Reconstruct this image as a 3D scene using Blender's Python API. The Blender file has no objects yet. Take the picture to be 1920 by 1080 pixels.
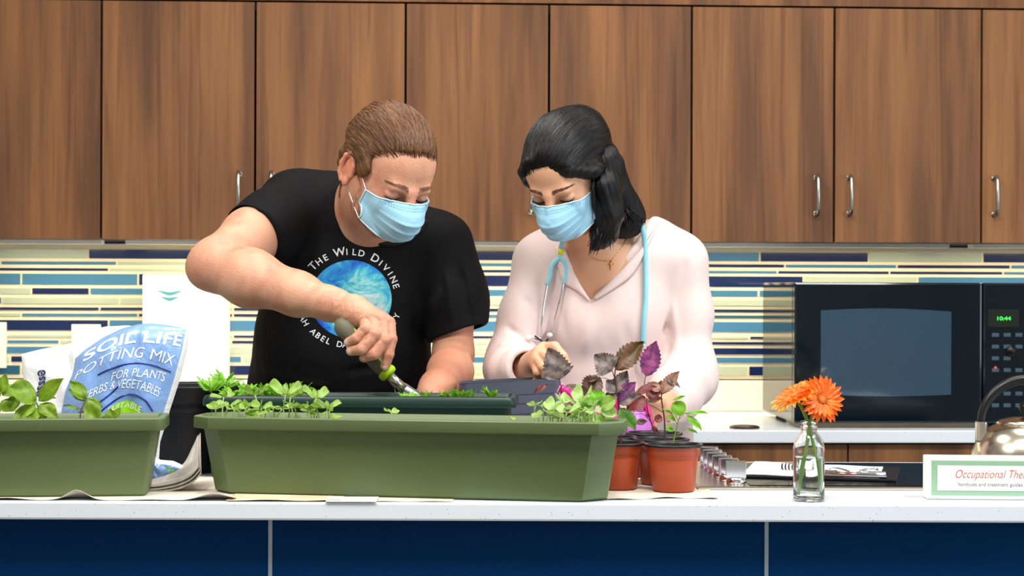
import bpy, bmesh, math, random
import numpy as np
from mathutils import Vector, Matrix
from mathutils.bvhtree import BVHTree

random.seed(7)
PI = math.pi
COL = bpy.context.scene.collection
F = 3300.0; CAMZ = 1.235; HORIZ = 543.0; ROLL = math.radians(0.2)
_c, _s = math.cos(ROLL), math.sin(ROLL)

def W(px, py, D):
    """point measured in the photograph at distance D from the camera -> metres"""
    dx = px - 960.0; dy = py - HORIZ
    x = dx * _c + dy * _s; y = -dx * _s + dy * _c
    return np.array((x * D / F, D, CAMZ - y * D / F))

YAW = math.radians(2.5); BY = 4.34
def BW(px, py, yl):
    """same, on the plane local y = yl of the back wall frame -> (x, z) in that frame"""
    dx = px - 960.0; dy = py - HORIZ
    rx = (dx * _c + dy * _s) / F; ry = (-dx * _s + dy * _c) / F
    t = (yl + BY * math.cos(YAW)) / (math.cos(YAW) - math.sin(YAW) * rx)
    return (math.cos(YAW) * t * rx + math.sin(YAW) * (t - BY), CAMZ - ry * t)
def BP(x, y, z):
    return (math.cos(YAW) * x - math.sin(YAW) * y, BY + math.sin(YAW) * x + math.cos(YAW) * y, z)

def lin(r, g, b):
    f = lambda c: (c / 255 / 12.92) if c / 255 <= .04045 else ((c / 255 + .055) / 1.055) ** 2.4
    return (f(r), f(g), f(b))

# ---------------------------------------------------------------- mesh builder
class MB:
    def __init__(s):
        s.v = []; s.f = []; s.m = []; s.sm = []
    def add(s, vs, fs, mi=0, smooth=False):
        o = len(s.v)
        s.v += [tuple(p) for p in vs]
        for f in fs:
            s.f.append([i + o for i in f]); s.m.append(mi); s.sm.append(smooth)
        return s
    def box(s, x0, x1, y0, y1, z0, z1, mi=0, bev=0.0):
        if bev <= 0:
            vs = [(x, y, z) for z in (z0, z1) for y in (y0, y1) for x in (x0, x1)]
            return s.add(vs, [(0, 2, 3, 1), (4, 5, 7, 6), (0, 1, 5, 4), (2, 6, 7, 3), (0, 4, 6, 2), (1, 3, 7, 5)], mi)
        bm = bmesh.new(); bmesh.ops.create_cube(bm, size=1)
        for v in bm.verts:
            v.co = Vector(((x0 + x1) / 2 + v.co.x * (x1 - x0), (y0 + y1) / 2 + v.co.y * (y1 - y0), (z0 + z1) / 2 + v.co.z * (z1 - z0)))
        bmesh.ops.bevel(bm, geom=bm.edges[:], offset=bev, segments=2, affect='EDGES', profile=.6)
        return s.bm(bm, mi, False)
    def bm(s, bm, mi=0, smooth=True):
        bm.verts.ensure_lookup_table()
        bm.verts.index_update()
        s.add([v.co[:] for v in bm.verts], [[v.index for v in f.verts] for f in bm.faces], mi, smooth)
        bm.free(); return s
    def lathe(s, prof, c=(0, 0, 0), n=32, mi=0, axis=None, capb=True, capt=True, smooth=True):
        """prof: list of (r, h) along axis from c"""
        ax = Vector(axis or (0, 0, 1)).normalized()
        q = Vector((0, 0, 1)).rotation_difference(ax).to_matrix()
        vs = []; fs = []
        for r, h in prof:
            for i in range(n):
                a = 2 * PI * i / n
                p = q @ Vector((r * math.cos(a), r * math.sin(a), h)) + Vector(c)
                vs.append(p[:])
        for j in range(len(prof) - 1):
            for i in range(n):
                k = (i + 1) % n
                fs.append((j * n + i, j * n + k, (j + 1) * n + k, (j + 1) * n + i))
        if capb: fs.append(tuple(range(n))[::-1])
        if capt: fs.append(tuple((len(prof) - 1) * n + i for i in range(n)))
        return s.add(vs, fs, mi, smooth)
    def tube(s, pts, r, n=10, mi=0, closed=False, flat=1.0, up=None):
        pts = [Vector(p) for p in pts]; N = len(pts)
        rs = r if isinstance(r, (list, tuple)) else [r] * N
        vs = []; fs = []; prev = None
        for i in range(N):
            if closed: t = pts[(i + 1) % N] - pts[i - 1]
            else: t = pts[min(i + 1, N - 1)] - pts[max(i - 1, 0)]
            t.normalize()
            if prev is None:
                a = Vector(up) if up is not None else (Vector((0, 0, 1)) if abs(t.z) < .9 else Vector((0, 1, 0)))
                u = (a - t * a.dot(t)).normalized()
            else:
                u = (prev - t * prev.dot(t)).normalized()
            prev = u; w = t.cross(u)
            for k in range(n):
                a = 2 * PI * k / n
                vs.append((pts[i] + u * rs[i] * math.cos(a) * flat + w * rs[i] * math.sin(a))[:])
        M = N if closed else N - 1
        for i in range(M):
            j = (i + 1) % N
            for k in range(n):
                l = (k + 1) % n
                fs.append((i * n + k, i * n + l, j * n + l, j * n + k))
        if not closed:
            fs.append(tuple(range(n))[::-1]); fs.append(tuple((N - 1) * n + k for k in range(n)))
        return s.add(vs, fs, mi, True)
    def sphere(s, c, r, mi=0, seg=20, R=None):
        rr = r if isinstance(r, (list, tuple)) else (r, r, r)
        bm = bmesh.new(); bmesh.ops.create_uvsphere(bm, u_segments=seg, v_segments=max(6, seg // 2), radius=1)
        for v in bm.verts:
            p = Vector((v.co.x * rr[0], v.co.y * rr[1], v.co.z * rr[2]))
            if R is not None: p = R @ p
            v.co = p + Vector(c)
        return s.bm(bm, mi, True)
    def grid(s, P, mi=0, smooth=True, thick=0.0):
        """P[i][j] points"""
        a = len(P); b = len(P[0])
        vs = [tuple(p) for row in P for p in row]
        fs = [(i * b + j, (i + 1) * b + j, (i + 1) * b + j + 1, i * b + j + 1) for i in range(a - 1) for j in range(b - 1)]
        return s.add(vs, fs, mi, smooth)
    def xf(s, M):
        M = Matrix(M) if not isinstance(M, Matrix) else M
        s.v = [(M @ Vector(p))[:] for p in s.v]; return s
    def build(s, name, mats, parent=None, solid=0.0, subd=0, bev=0.0, off=-1):
        me = bpy.data.meshes.new(name)
        me.from_pydata(s.v, [], s.f)
        if not isinstance(mats, (list, tuple)): mats = [mats]
        for m in mats: me.materials.append(m)
        me.polygons.foreach_set('material_index', s.m)
        me.polygons.foreach_set('use_smooth', s.sm)
        me.update()
        o = bpy.data.objects.new(name, me); COL.objects.link(o)
        if parent: o.parent = parent
        if solid:
            md = o.modifiers.new('solid', 'SOLIDIFY'); md.thickness = solid; md.offset = off
        if bev:
            md = o.modifiers.new('bevel', 'BEVEL'); md.width = bev; md.segments = 2; md.limit_method = 'ANGLE'; md.angle_limit = .6
        if subd:
            md = o.modifiers.new('sub', 'SUBSURF'); md.levels = subd; md.render_levels = subd
        return o

def thing(name, label, cat, loc=(0, 0, 0), rotz=0.0, group=None):
    o = bpy.data.objects.new(name, None); COL.objects.link(o)
    o.empty_display_size = .05
    o.location = tuple(loc); o.rotation_euler = (0, 0, rotz)
    o['label'] = label; o['category'] = cat
    if group: o['group'] = group
    return o
def tag(o, label, cat, group=None):
    o['label'] = label; o['category'] = cat
    if group: o['group'] = group
    return o
def struct(o):
    o['kind'] = 'structure'; return o
def dup(root, loc, rot, label=None, scale=1.0):
    r = root.copy(); COL.objects.link(r); r.location = tuple(loc); r.rotation_euler = rot; r.scale = (scale,) * 3
    if label: r['label'] = label
    for ch in list(root.children):
        c = ch.copy(); COL.objects.link(c); c.parent = r
    return r

# ---------------------------------------------------------------- materials
def newmat(name):
    m = bpy.data.materials.new(name); m.use_nodes = True
    nt = m.node_tree; b = nt.nodes['Principled BSDF']
    return m, nt, b
def mat(name, col, rough=.5, metal=0.0, bump=0.0, bscale=200, var=0.0, vscale=20, spec=.5, coat=0, trans=0, ior=1.45, alpha=1, sss=0, emit=None, estr=0, sheen=0):
    m, nt, b = newmat(name)
    c = lin(*col)
    b.inputs['Base Color'].default_value = (*c, 1)
    b.inputs['Roughness'].default_value = rough
    b.inputs['Metallic'].default_value = metal
    b.inputs['Specular IOR Level'].default_value = spec
    b.inputs['Coat Weight'].default_value = coat
    b.inputs['Transmission Weight'].default_value = trans
    b.inputs['IOR'].default_value = ior
    b.inputs['Alpha'].default_value = alpha
    b.inputs['Sheen Weight'].default_value = sheen
    if sss:
        b.inputs['Subsurface Weight'].default_value = sss
        b.inputs['Subsurface Radius'].default_value = (.01, .004, .002)
    if emit:
        b.inputs['Emission Color'].default_value = (*lin(*emit), 1); b.inputs['Emission Strength'].default_value = estr
    N = nt.nodes; L = nt.links
    if var or bump:
        tc = N.new('ShaderNodeTexCoord')
    if var:
        n = N.new('ShaderNodeTexNoise'); n.inputs['Scale'].default_value = vscale; n.inputs['Detail'].default_value = 4
        L.new(tc.outputs['Object'], n.inputs['Vector'])
        mx = N.new('ShaderNodeMix'); mx.data_type = 'RGBA'
        mx.inputs[6].default_value = (*[x * (1 - var) for x in c], 1); mx.inputs[7].default_value = (*[min(1, x * (1 + var)) for x in c], 1)
        L.new(n.outputs['Fac'], mx.inputs[0]); L.new(mx.outputs[2], b.inputs['Base Color'])
    if bump:
        n = N.new('ShaderNodeTexNoise'); n.inputs['Scale'].default_value = bscale; n.inputs['Detail'].default_value = 3
        L.new(tc.outputs['Object'], n.inputs['Vector'])
        bp = N.new('ShaderNodeBump'); bp.inputs['Strength'].default_value = bump; bp.inputs['Distance'].default_value = .002
        L.new(n.outputs['Fac'], bp.inputs['Height']); L.new(bp.outputs['Normal'], b.inputs['Normal'])
    return m

def wood(name, dark, mid, light, rough=.42):
    m, nt, b = newmat(name); N = nt.nodes; L = nt.links
    g = N.new('ShaderNodeTexCoord'); oi = N.new('ShaderNodeObjectInfo')
    mp = N.new('ShaderNodeMapping'); mp.inputs['Scale'].default_value = (9, 9, .55); L.new(g.outputs['Object'], mp.inputs['Vector'])
    mul = N.new('ShaderNodeMath'); mul.operation = 'MULTIPLY'; mul.inputs[1].default_value = 37; L.new(oi.outputs['Random'], mul.inputs[0])
    n1 = N.new('ShaderNodeTexNoise'); n1.noise_dimensions = '4D'; n1.inputs['Scale'].default_value = 1.6; n1.inputs['Detail'].default_value = 3; n1.inputs['Roughness'].default_value = .6
    L.new(mp.outputs[0], n1.inputs['Vector']); L.new(mul.outputs[0], n1.inputs['W'])
    mp2 = N.new('ShaderNodeMapping'); mp2.inputs['Scale'].default_value = (150, 150, 4); L.new(g.outputs['Object'], mp2.inputs['Vector'])
    n2 = N.new('ShaderNodeTexNoise'); n2.inputs['Scale'].default_value = 1; n2.inputs['Detail'].default_value = 6; n2.inputs['Distortion'].default_value = .4
    L.new(mp2.outputs[0], n2.inputs['Vector'])
    mp3 = N.new('ShaderNodeMapping'); mp3.inputs['Scale'].default_value = (26, 26, .9); L.new(g.outputs['Object'], mp3.inputs['Vector'])
    n3 = N.new('ShaderNodeTexNoise'); n3.noise_dimensions = '4D'; n3.inputs['Scale'].default_value = 1.4; n3.inputs['Detail'].default_value = 4; n3.inputs['Distortion'].default_value = 1.2
    L.new(mp3.outputs[0], n3.inputs['Vector']); L.new(mul.outputs[0], n3.inputs['W'])
    cr = N.new('ShaderNodeValToRGB'); e = cr.color_ramp.elements
    e[0].position = .36; e[0].color = (*lin(*dark), 1); e[1].position = .66; e[1].color = (*lin(*light), 1)
    x = e.new(.5); x.color = (*lin(*mid), 1)
    L.new(n1.outputs['Fac'], cr.inputs['Fac'])
    cr3 = N.new('ShaderNodeValToRGB'); e = cr3.color_ramp.elements
    e[0].position = .36; e[0].color = (.50, .44, .40, 1); e[1].position = .47; e[1].color = (1, 1, 1, 1)
    L.new(n3.outputs['Fac'], cr3.inputs['Fac'])
    mx = N.new('ShaderNodeMix'); mx.data_type = 'RGBA'; mx.blend_type = 'MULTIPLY'; mx.inputs[0].default_value = .45
    L.new(cr.outputs[0], mx.inputs[6]); L.new(cr3.outputs[0], mx.inputs[7])
    cr2 = N.new('ShaderNodeValToRGB'); e = cr2.color_ramp.elements
    e[0].position = .3; e[0].color = (.72, .70, .68, 1); e[1].position = .7; e[1].color = (1.0, 1.0, 1.0, 1)
    L.new(n2.outputs['Fac'], cr2.inputs['Fac'])
    mx2 = N.new('ShaderNodeMix'); mx2.data_type = 'RGBA'; mx2.blend_type = 'MULTIPLY'; mx2.inputs[0].default_value = .45
    L.new(mx.outputs[2], mx2.inputs[6]); L.new(cr2.outputs[0], mx2.inputs[7])
    L.new(mx2.outputs[2], b.inputs['Base Color'])
    b.inputs['Roughness'].default_value = rough; b.inputs['Specular IOR Level'].default_value = .3
    bp = N.new('ShaderNodeBump'); bp.inputs['Strength'].default_value = .08; bp.inputs['Distance'].default_value = .001
    L.new(n2.outputs['Fac'], bp.inputs['Height']); L.new(bp.outputs['Normal'], b.inputs['Normal'])
    return m

def quartz(name, col):
    m, nt, b = newmat(name); N = nt.nodes; L = nt.links
    tc = N.new('ShaderNodeTexCoord')
    v = N.new('ShaderNodeTexVoronoi'); v.inputs['Scale'].default_value = 160; L.new(tc.outputs['Object'], v.inputs['Vector'])
    n = N.new('ShaderNodeTexNoise'); n.inputs['Scale'].default_value = 70; L.new(tc.outputs['Object'], n.inputs['Vector'])
    cr = N.new('ShaderNodeValToRGB'); e = cr.color_ramp.elements
    e[0].position = .10; e[0].color = (*[x * .45 for x in lin(*col)], 1); e[1].position = .17; e[1].color = (*lin(*col), 1)
    L.new(v.outputs['Distance'], cr.inputs['Fac'])
    cr2 = N.new('ShaderNodeValToRGB'); e = cr2.color_ramp.elements
    e[0].position = .52; e[0].color = (1, 1, 1, 1); e[1].position = .58; e[1].color = (0, 0, 0, 1)
    L.new(n.outputs['Fac'], cr2.inputs['Fac'])
    mx = N.new('ShaderNodeMix'); mx.data_type = 'RGBA'; mx.inputs[6].default_value = (*lin(*col), 1)
    inv = N.new('ShaderNodeMath'); inv.operation = 'SUBTRACT'; inv.inputs[0].default_value = 1
    L.new(cr2.outputs[0], inv.inputs[1]); L.new(inv.outputs[0], mx.inputs[0]); L.new(cr.outputs[0], mx.inputs[7])
    L.new(mx.outputs[2], b.inputs['Base Color'])
    b.inputs['Roughness'].default_value = .22
    return m

def attrmat(name, rough=.5, sss=0.0, bump=0, bscale=300, sheen=0, spec=.5):
    """colour read from the vertex colour attribute Col (pigment of the thing)"""
    m, nt, b = newmat(name); N = nt.nodes; L = nt.links
    a = N.new('ShaderNodeAttribute'); a.attribute_name = 'Col'
    L.new(a.outputs['Color'], b.inputs['Base Color'])
    b.inputs['Roughness'].default_value = rough; b.inputs['Sheen Weight'].default_value = sheen
    b.inputs['Specular IOR Level'].default_value = spec
    if sss:
        b.inputs['Subsurface Weight'].default_value = sss; b.inputs['Subsurface Radius'].default_value = (.012, .004, .002)
        b.inputs['Subsurface Scale'].default_value = 1
    if bump:
        tc = N.new('ShaderNodeTexCoord')
        n = N.new('ShaderNodeTexNoise'); n.inputs['Scale'].default_value = bscale; n.inputs['Detail'].default_value = 4
        L.new(tc.outputs['Object'], n.inputs['Vector'])
        bp = N.new('ShaderNodeBump'); bp.inputs['Strength'].default_value = bump; bp.inputs['Distance'].default_value = .002
        L.new(n.outputs['Fac'], bp.inputs['Height']); L.new(bp.outputs['Normal'], b.inputs['Normal'])
    return m

def hairmat(name, dark, light, rough=.35, us=1.0, vs=1.0):
    m, nt, b = newmat(name); N = nt.nodes; L = nt.links
    a = N.new('ShaderNodeAttribute'); a.attribute_name = 'flow'
    mp = N.new('ShaderNodeMapping'); mp.inputs['Scale'].default_value = (us, vs, 1); L.new(a.outputs['Vector'], mp.inputs['Vector'])
    n = N.new('ShaderNodeTexNoise'); n.inputs['Scale'].default_value = 1; n.inputs['Detail'].default_value = 5; n.inputs['Roughness'].default_value = .65
    L.new(mp.outputs[0], n.inputs['Vector'])
    cr = N.new('ShaderNodeValToRGB'); e = cr.color_ramp.elements
    e[0].position = .32; e[0].color = (*lin(*dark), 1); e[1].position = .7; e[1].color = (*lin(*light), 1)
    L.new(n.outputs['Fac'], cr.inputs['Fac']); L.new(cr.outputs[0], b.inputs['Base Color'])
    bp = N.new('ShaderNodeBump'); bp.inputs['Strength'].default_value = .7; bp.inputs['Distance'].default_value = .003
    L.new(n.outputs['Fac'], bp.inputs['Height']); L.new(bp.outputs['Normal'], b.inputs['Normal'])
    b.inputs['Roughness'].default_value = rough; b.inputs['Specular IOR Level'].default_value = .3
    return m

# ---------------------------------------------------------------- text
def text2d(s, size, shear=0.0, bold=0.0):
    cu = bpy.data.curves.new('t', 'FONT'); cu.body = s; cu.size = size; cu.shear = shear; cu.resolution_u = 4; cu.offset = bold
    cu.align_x = 'CENTER'
    o = bpy.data.objects.new('t', cu); COL.objects.link(o)
    dg = bpy.context.evaluated_depsgraph_get(); dg.update()
    me = bpy.data.meshes.new_from_object(o.evaluated_get(dg))
    vs = [v.co[:2] for v in me.vertices]; fs = [list(p.vertices) for p in me.polygons]
    bpy.data.objects.remove(o); bpy.data.meshes.remove(me); bpy.data.curves.remove(cu)
    return vs, fs

# ---------------------------------------------------------------- distance-field modeller
def smin(a, b, k):
    if k <= 0: return np.minimum(a, b)
    h = np.clip(.5 + .5 * (b - a) / k, 0, 1)
    return b + (a - b) * h - k * h * (1 - h)
class Field:
    def __init__(s, M=None):
        s.ops = []; s.M = M
    def pt(s, p):
        return np.array((s.M @ Vector(p))[:]) if s.M is not None else np.array(p, float)
    def vec(s, p):
        return np.array((s.M.to_3x3() @ Vector(p))[:]) if s.M is not None else np.array(p, float)
    def _add(s, fn, lo, hi, k, mode):
        s.ops.append((fn, np.array(lo), np.array(hi), k, mode)); return s
    def cap(s, a, b, ra, rb=None, k=.02, mode='u'):
        a = s.pt(a); b = s.pt(b); rb = ra if rb is None else rb
        ba = b - a; L = float(ba @ ba) + 1e-12
        def fn(X, Y, Z):
            x = X - a[0]; y = Y - a[1]; z = Z - a[2]
            t = np.clip((x * ba[0] + y * ba[1] + z * ba[2]) / L, 0, 1)
            return np.sqrt((x - t * ba[0]) ** 2 + (y - t * ba[1]) ** 2 + (z - t * ba[2]) ** 2) - (ra + (rb - ra) * t)
        r = max(ra, rb) + k + .012
        return s._add(fn, np.minimum(a, b) - r, np.maximum(a, b) + r, k, mode)
    def caps(s, pts, rs, k=.01):
        for i in range(len(pts) - 1): s.cap(pts[i], pts[i + 1], rs[i], rs[i + 1], k)
        return s
    def ell(s, c, r, k=.02, mode='u', R=None):
        c = s.pt(c); M3 = s.M.to_3x3() if s.M is not None else Matrix.Identity(3)
        if R is not None: M3 = M3 @ R
        A = np.array([list(row) for row in M3])
        rr = (r, r, r) if not isinstance(r, (tuple, list)) else r
        def fn(X, Y, Z):
            x = X - c[0]; y = Y - c[1]; z = Z - c[2]
            q = [(x * A[0, i] + y * A[1, i] + z * A[2, i]) / rr[i] for i in range(3)]
            k0 = np.sqrt(q[0] ** 2 + q[1] ** 2 + q[2] ** 2) + 1e-9
            k1 = np.sqrt((q[0] / rr[0]) ** 2 + (q[1] / rr[1]) ** 2 + (q[2] / rr[2]) ** 2) + 1e-9
            return k0 * (k0 - 1) / k1
        m = max(rr) + k + .012
        return s._add(fn, c - m, c + m, k, mode)
    def chain(s, pts, k=.03, u=(1, 0, 0), mode='u'):
        """pts: (pos, ru, rn): elliptic tube; u = wide axis, n = the other one"""
        for (p, ru, rn), (q, su, sn) in zip(pts[:-1], pts[1:]):
            a = s.pt(p); b = s.pt(q); ba = b - a; L = float(ba @ ba); t_ = ba / math.sqrt(L)
            uu = s.vec(u); uu = uu - t_ * (uu @ t_); uu /= np.linalg.norm(uu); nn = np.cross(t_, uu)
            def fn(X, Y, Z, a=a, ba=ba, L=L, t_=t_, uu=uu, nn=nn, ru=ru, rn=rn, su=su, sn=sn):
                x = X - a[0]; y = Y - a[1]; z = Z - a[2]
                t = np.clip((x * ba[0] + y * ba[1] + z * ba[2]) / L, 0, 1)
                x = x - t * ba[0]; y = y - t * ba[1]; z = z - t * ba[2]
                U = ru + (su - ru) * t; N_ = rn + (sn - rn) * t; T = np.minimum(U, N_)
                qa = (x * uu[0] + y * uu[1] + z * uu[2]) / U
                qb = (x * nn[0] + y * nn[1] + z * nn[2]) / N_
                qc = (x * t_[0] + y * t_[1] + z * t_[2]) / T
                k0 = np.sqrt(qa ** 2 + qb ** 2 + qc ** 2) + 1e-9
                k1 = np.sqrt((qa / U) ** 2 + (qb / N_) ** 2 + (qc / T) ** 2) + 1e-9
                return k0 * (k0 - 1) / k1
            r = max(ru, rn, su, sn) + k + .012
            s._add(fn, np.minimum(a, b) - r, np.maximum(a, b) + r, k, mode)
        return s
    def planes(s, pl, k=.003, mode='i', lo=(-9, -9, -9), hi=(9, 9, 9)):
        """pl: list of (point, outward normal): convex region; mode 'i' keeps it, 's' removes it"""
        P = []
        for p, n in pl:
            p = s.pt(p); n = s.vec(n); n = n / np.linalg.norm(n); P.append((n, float(n @ p)))
        def fn(X, Y, Z):
            r = None
            for n, d in P:
                v = X * n[0] + Y * n[1] + Z * n[2] - d
                r = v if r is None else np.maximum(r, v)
            return r
        return s._add(fn, lo, hi, k, mode)
    def sub(s, f, k=.01, mode='u'):
        lo = np.min([o[1] for o in f.ops if o[4] == 'u'], 0); hi = np.max([o[2] for o in f.ops if o[4] == 'u'], 0)
        return s._add(f, lo, hi, k, mode)
    def sample(s, xs, ys, zs):
        D = np.full((len(xs), len(ys), len(zs)), .5, np.float32)
        for fn, lo, hi, k, mode in s.ops:
            i0, i1 = np.searchsorted(xs, lo[0]), np.searchsorted(xs, hi[0])
            j0, j1 = np.searchsorted(ys, lo[1]), np.searchsorted(ys, hi[1])
            k0, k1 = np.searchsorted(zs, lo[2]), np.searchsorted(zs, hi[2])
            if i1 <= i0 or j1 <= j0 or k1 <= k0: continue
            sl = (slice(i0, i1), slice(j0, j1), slice(k0, k1))
            if isinstance(fn, Field): d = fn.sample(xs[i0:i1], ys[j0:j1], zs[k0:k1])
            else: d = fn(xs[i0:i1, None, None], ys[None, j0:j1, None], zs[None, None, k0:k1]).astype(np.float32)
            a = D[sl]
            if mode == 'u': D[sl] = smin(a, d, k)
            elif mode == 'i': D[sl] = -smin(-a, -d, k)
            else: D[sl] = -smin(-a, d, k)
        return D
    def mesh(s, lo, hi, h):
        xs = np.arange(lo[0], hi[0] + h, h).astype(np.float32); ys = np.arange(lo[1], hi[1] + h, h).astype(np.float32); zs = np.arange(lo[2], hi[2] + h, h).astype(np.float32)
        return nets(s.sample(xs, ys, zs), xs, ys, zs)
    def bounds(s):
        lo = np.min([o[1] for o in s.ops if o[4] == 'u'], 0); hi = np.max([o[2] for o in s.ops if o[4] == 'u'], 0)
        return lo, hi

def nets(D, xs, ys, zs):
    h = xs[1] - xs[0]
    S = D < 0
    n = np.array(D.shape)
    cnt = np.zeros(n - 1, np.int8)
    for dx in (0, 1):
        for dy in (0, 1):
            for dz in (0, 1):
                cnt += S[dx:n[0] - 1 + dx, dy:n[1] - 1 + dy, dz:n[2] - 1 + dz]
    act = (cnt > 0) & (cnt < 8)
    I = np.argwhere(act)
    idx = np.full(n - 1, -1, np.int32); idx[act] = np.arange(len(I))
    pos = np.zeros((len(I), 3)); w = np.zeros(len(I))
    cs = [(a, b, c) for a in (0, 1) for b in (0, 1) for c in (0, 1)]
    for a in cs:
        for ax in range(3):
            if a[ax] == 0:
                b = list(a); b[ax] = 1
                da = D[I[:, 0] + a[0], I[:, 1] + a[1], I[:, 2] + a[2]]; db = D[I[:, 0] + b[0], I[:, 1] + b[1], I[:, 2] + b[2]]
                m = (da < 0) != (db < 0)
                t = np.where(m, da / np.where(m, da - db, 1), 0)
                p = np.tile(np.array(a, float), (len(I), 1)); p[:, ax] += t
                pos[m] += p[m]; w[m] += 1
    pos = (I + pos / w[:, None]) * h + np.array([xs[0], ys[0], zs[0]])
    faces = []
    for ax in range(3):
        o = [(1, 2), (2, 0), (0, 1)][ax]
        sl0 = [slice(1, -1)] * 3; sl0[ax] = slice(0, n[ax] - 1); sl1 = list(sl0); sl1[ax] = slice(1, n[ax])
        A = S[tuple(sl0)]; B = S[tuple(sl1)]
        for m, flip in ((A & ~B, False), (~A & B, True)):
            E = np.argwhere(m)
            off = np.array([1, 1, 1]); off[ax] = 0
            E = E + off
            q = []
            for du, dv in ((0, 0), (-1, 0), (-1, -1), (0, -1)):
                c = E.copy(); c[:, o[0]] += du; c[:, o[1]] += dv
                q.append(idx[c[:, 0], c[:, 1], c[:, 2]])
            q = np.stack(q, 1)
            if flip: q = q[:, ::-1]
            faces.append(q)
    Fc = np.concatenate(faces)
    Fc = Fc[(Fc >= 0).all(1)]
    return pos, Fc

def vnormals(V, Fq):
    n = np.cross(V[Fq[:, 2]] - V[Fq[:, 0]], V[Fq[:, 3]] - V[Fq[:, 1]])
    N = np.zeros_like(V)
    for i in range(4): np.add.at(N, Fq[:, i], n)
    return N / (np.linalg.norm(N, axis=1)[:, None] + 1e-12)
def relax(V, Fq, it=1, lam=.5):
    e = np.concatenate([Fq[:, [0, 1]], Fq[:, [1, 2]], Fq[:, [2, 3]], Fq[:, [3, 0]]])
    deg = np.bincount(e[:, 0], minlength=len(V)) + np.bincount(e[:, 1], minlength=len(V))
    for _ in range(it):
        S = np.zeros_like(V)
        for c in range(3):
            S[:, c] = np.bincount(e[:, 0], V[e[:, 1], c], len(V)) + np.bincount(e[:, 1], V[e[:, 0], c], len(V))
        V = V + lam * (S / np.maximum(deg, 1)[:, None] - V)
    return V
def npmesh(name, V, Fq, mats, parent=None, col=None, flow=None):
    me = bpy.data.meshes.new(name)
    me.vertices.add(len(V)); me.vertices.foreach_set('co', np.asarray(V, np.float32).ravel())
    me.loops.add(Fq.size); me.loops.foreach_set('vertex_index', Fq.astype(np.int32).ravel())
    me.polygons.add(len(Fq)); me.polygons.foreach_set('loop_start', np.arange(0, Fq.size, 4, dtype=np.int32))
    me.polygons.foreach_set('use_smooth', np.ones(len(Fq), bool))
    me.update(calc_edges=True); me.validate()
    for m in (mats if isinstance(mats, (list, tuple)) else [mats]): me.materials.append(m)
    if col is not None:
        a = me.attributes.new('Col', 'FLOAT_COLOR', 'POINT')
        a.data.foreach_set('color', np.concatenate([col, np.ones((len(V), 1))], 1).astype(np.float32).ravel())
    if flow is not None:
        a = me.attributes.new('flow', 'FLOAT_VECTOR', 'POINT'); a.data.foreach_set('vector', flow.astype(np.float32).ravel())
    o = bpy.data.objects.new(name, me); COL.objects.link(o)
    if parent: o.parent = parent
    return o
def wob(P, f, seed=0):
    """smooth cheap noise in about [-1,1]"""
    r = np.random.RandomState(seed); out = 0
    for i in range(6):
        d = r.normal(size=3); d /= np.linalg.norm(d); ph = r.uniform(0, 6.28)
        q = P @ d * f * r.uniform(.6, 1.5)
        d2 = r.normal(size=3); out = out + np.sin(q + ph + 1.3 * np.sin(P @ d2 * f * .5 + ph * 2))
    return out / 3.2
def segdist(P, a, b):
    a = np.array(a); b = np.array(b); ba = b - a
    t = np.clip((P - a) @ ba / (ba @ ba), 0, 1)
    return np.linalg.norm(P - a - t[:, None] * ba, axis=1), t
def creases(V, N, L):
    for a, b, w, d in L:
        ds, t = segdist(V, a, b)
        V = V + N * (d * np.exp(-(ds / w) ** 2) * np.clip(4 * t * (1 - t) + .15, 0, 1))[:, None]
    return V
# ================================================================ materials of the place
M_wood = wood('walnut_veneer', (106, 71, 47), (134, 90, 57), (158, 108, 66), .6)
M_wood2 = wood('walnut_veneer_band', (110, 74, 48), (130, 88, 56), (150, 102, 64), .6)
M_dark = mat('cabinet_inside', (26, 18, 12), .7)
M_quartz = quartz('quartz', (232, 239, 246))
M_navy = mat('navy_laminate', (0, 50, 98), .5, spec=.08, var=.12, vscale=3)
M_steel = mat('brushed_steel', (190, 186, 178), .28, 1.0)
M_chrome = mat('chrome', (220, 220, 222), .08, 1.0)
M_alu = mat('aluminium_trim', (170, 185, 200), .35, .6)
M_paint = mat('wall_paint', (226, 222, 212), .8)
M_ceil = mat('ceiling_paint', (235, 233, 228), .9)
M_floor = mat('floor_vinyl', (120, 112, 100), .5, var=.15, vscale=4)
M_grout = mat('grout', (250, 234, 200), .8)
M_black = mat('black_plastic', (10, 10, 12), .35)
M_white = mat('white_plastic', (244, 240, 232), .4)
T_navy = mat('navy_glass_tile', (22, 38, 84), .12, coat=.5)
T_blue = mat('blue_glass_tile', (70, 124, 160), .12, coat=.5)
T_teal = mat('teal_glass_tile', (38, 92, 118), .12, coat=.5)
T_sage = mat('sage_glass_tile', (182, 194, 172), .15, coat=.5)

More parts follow.
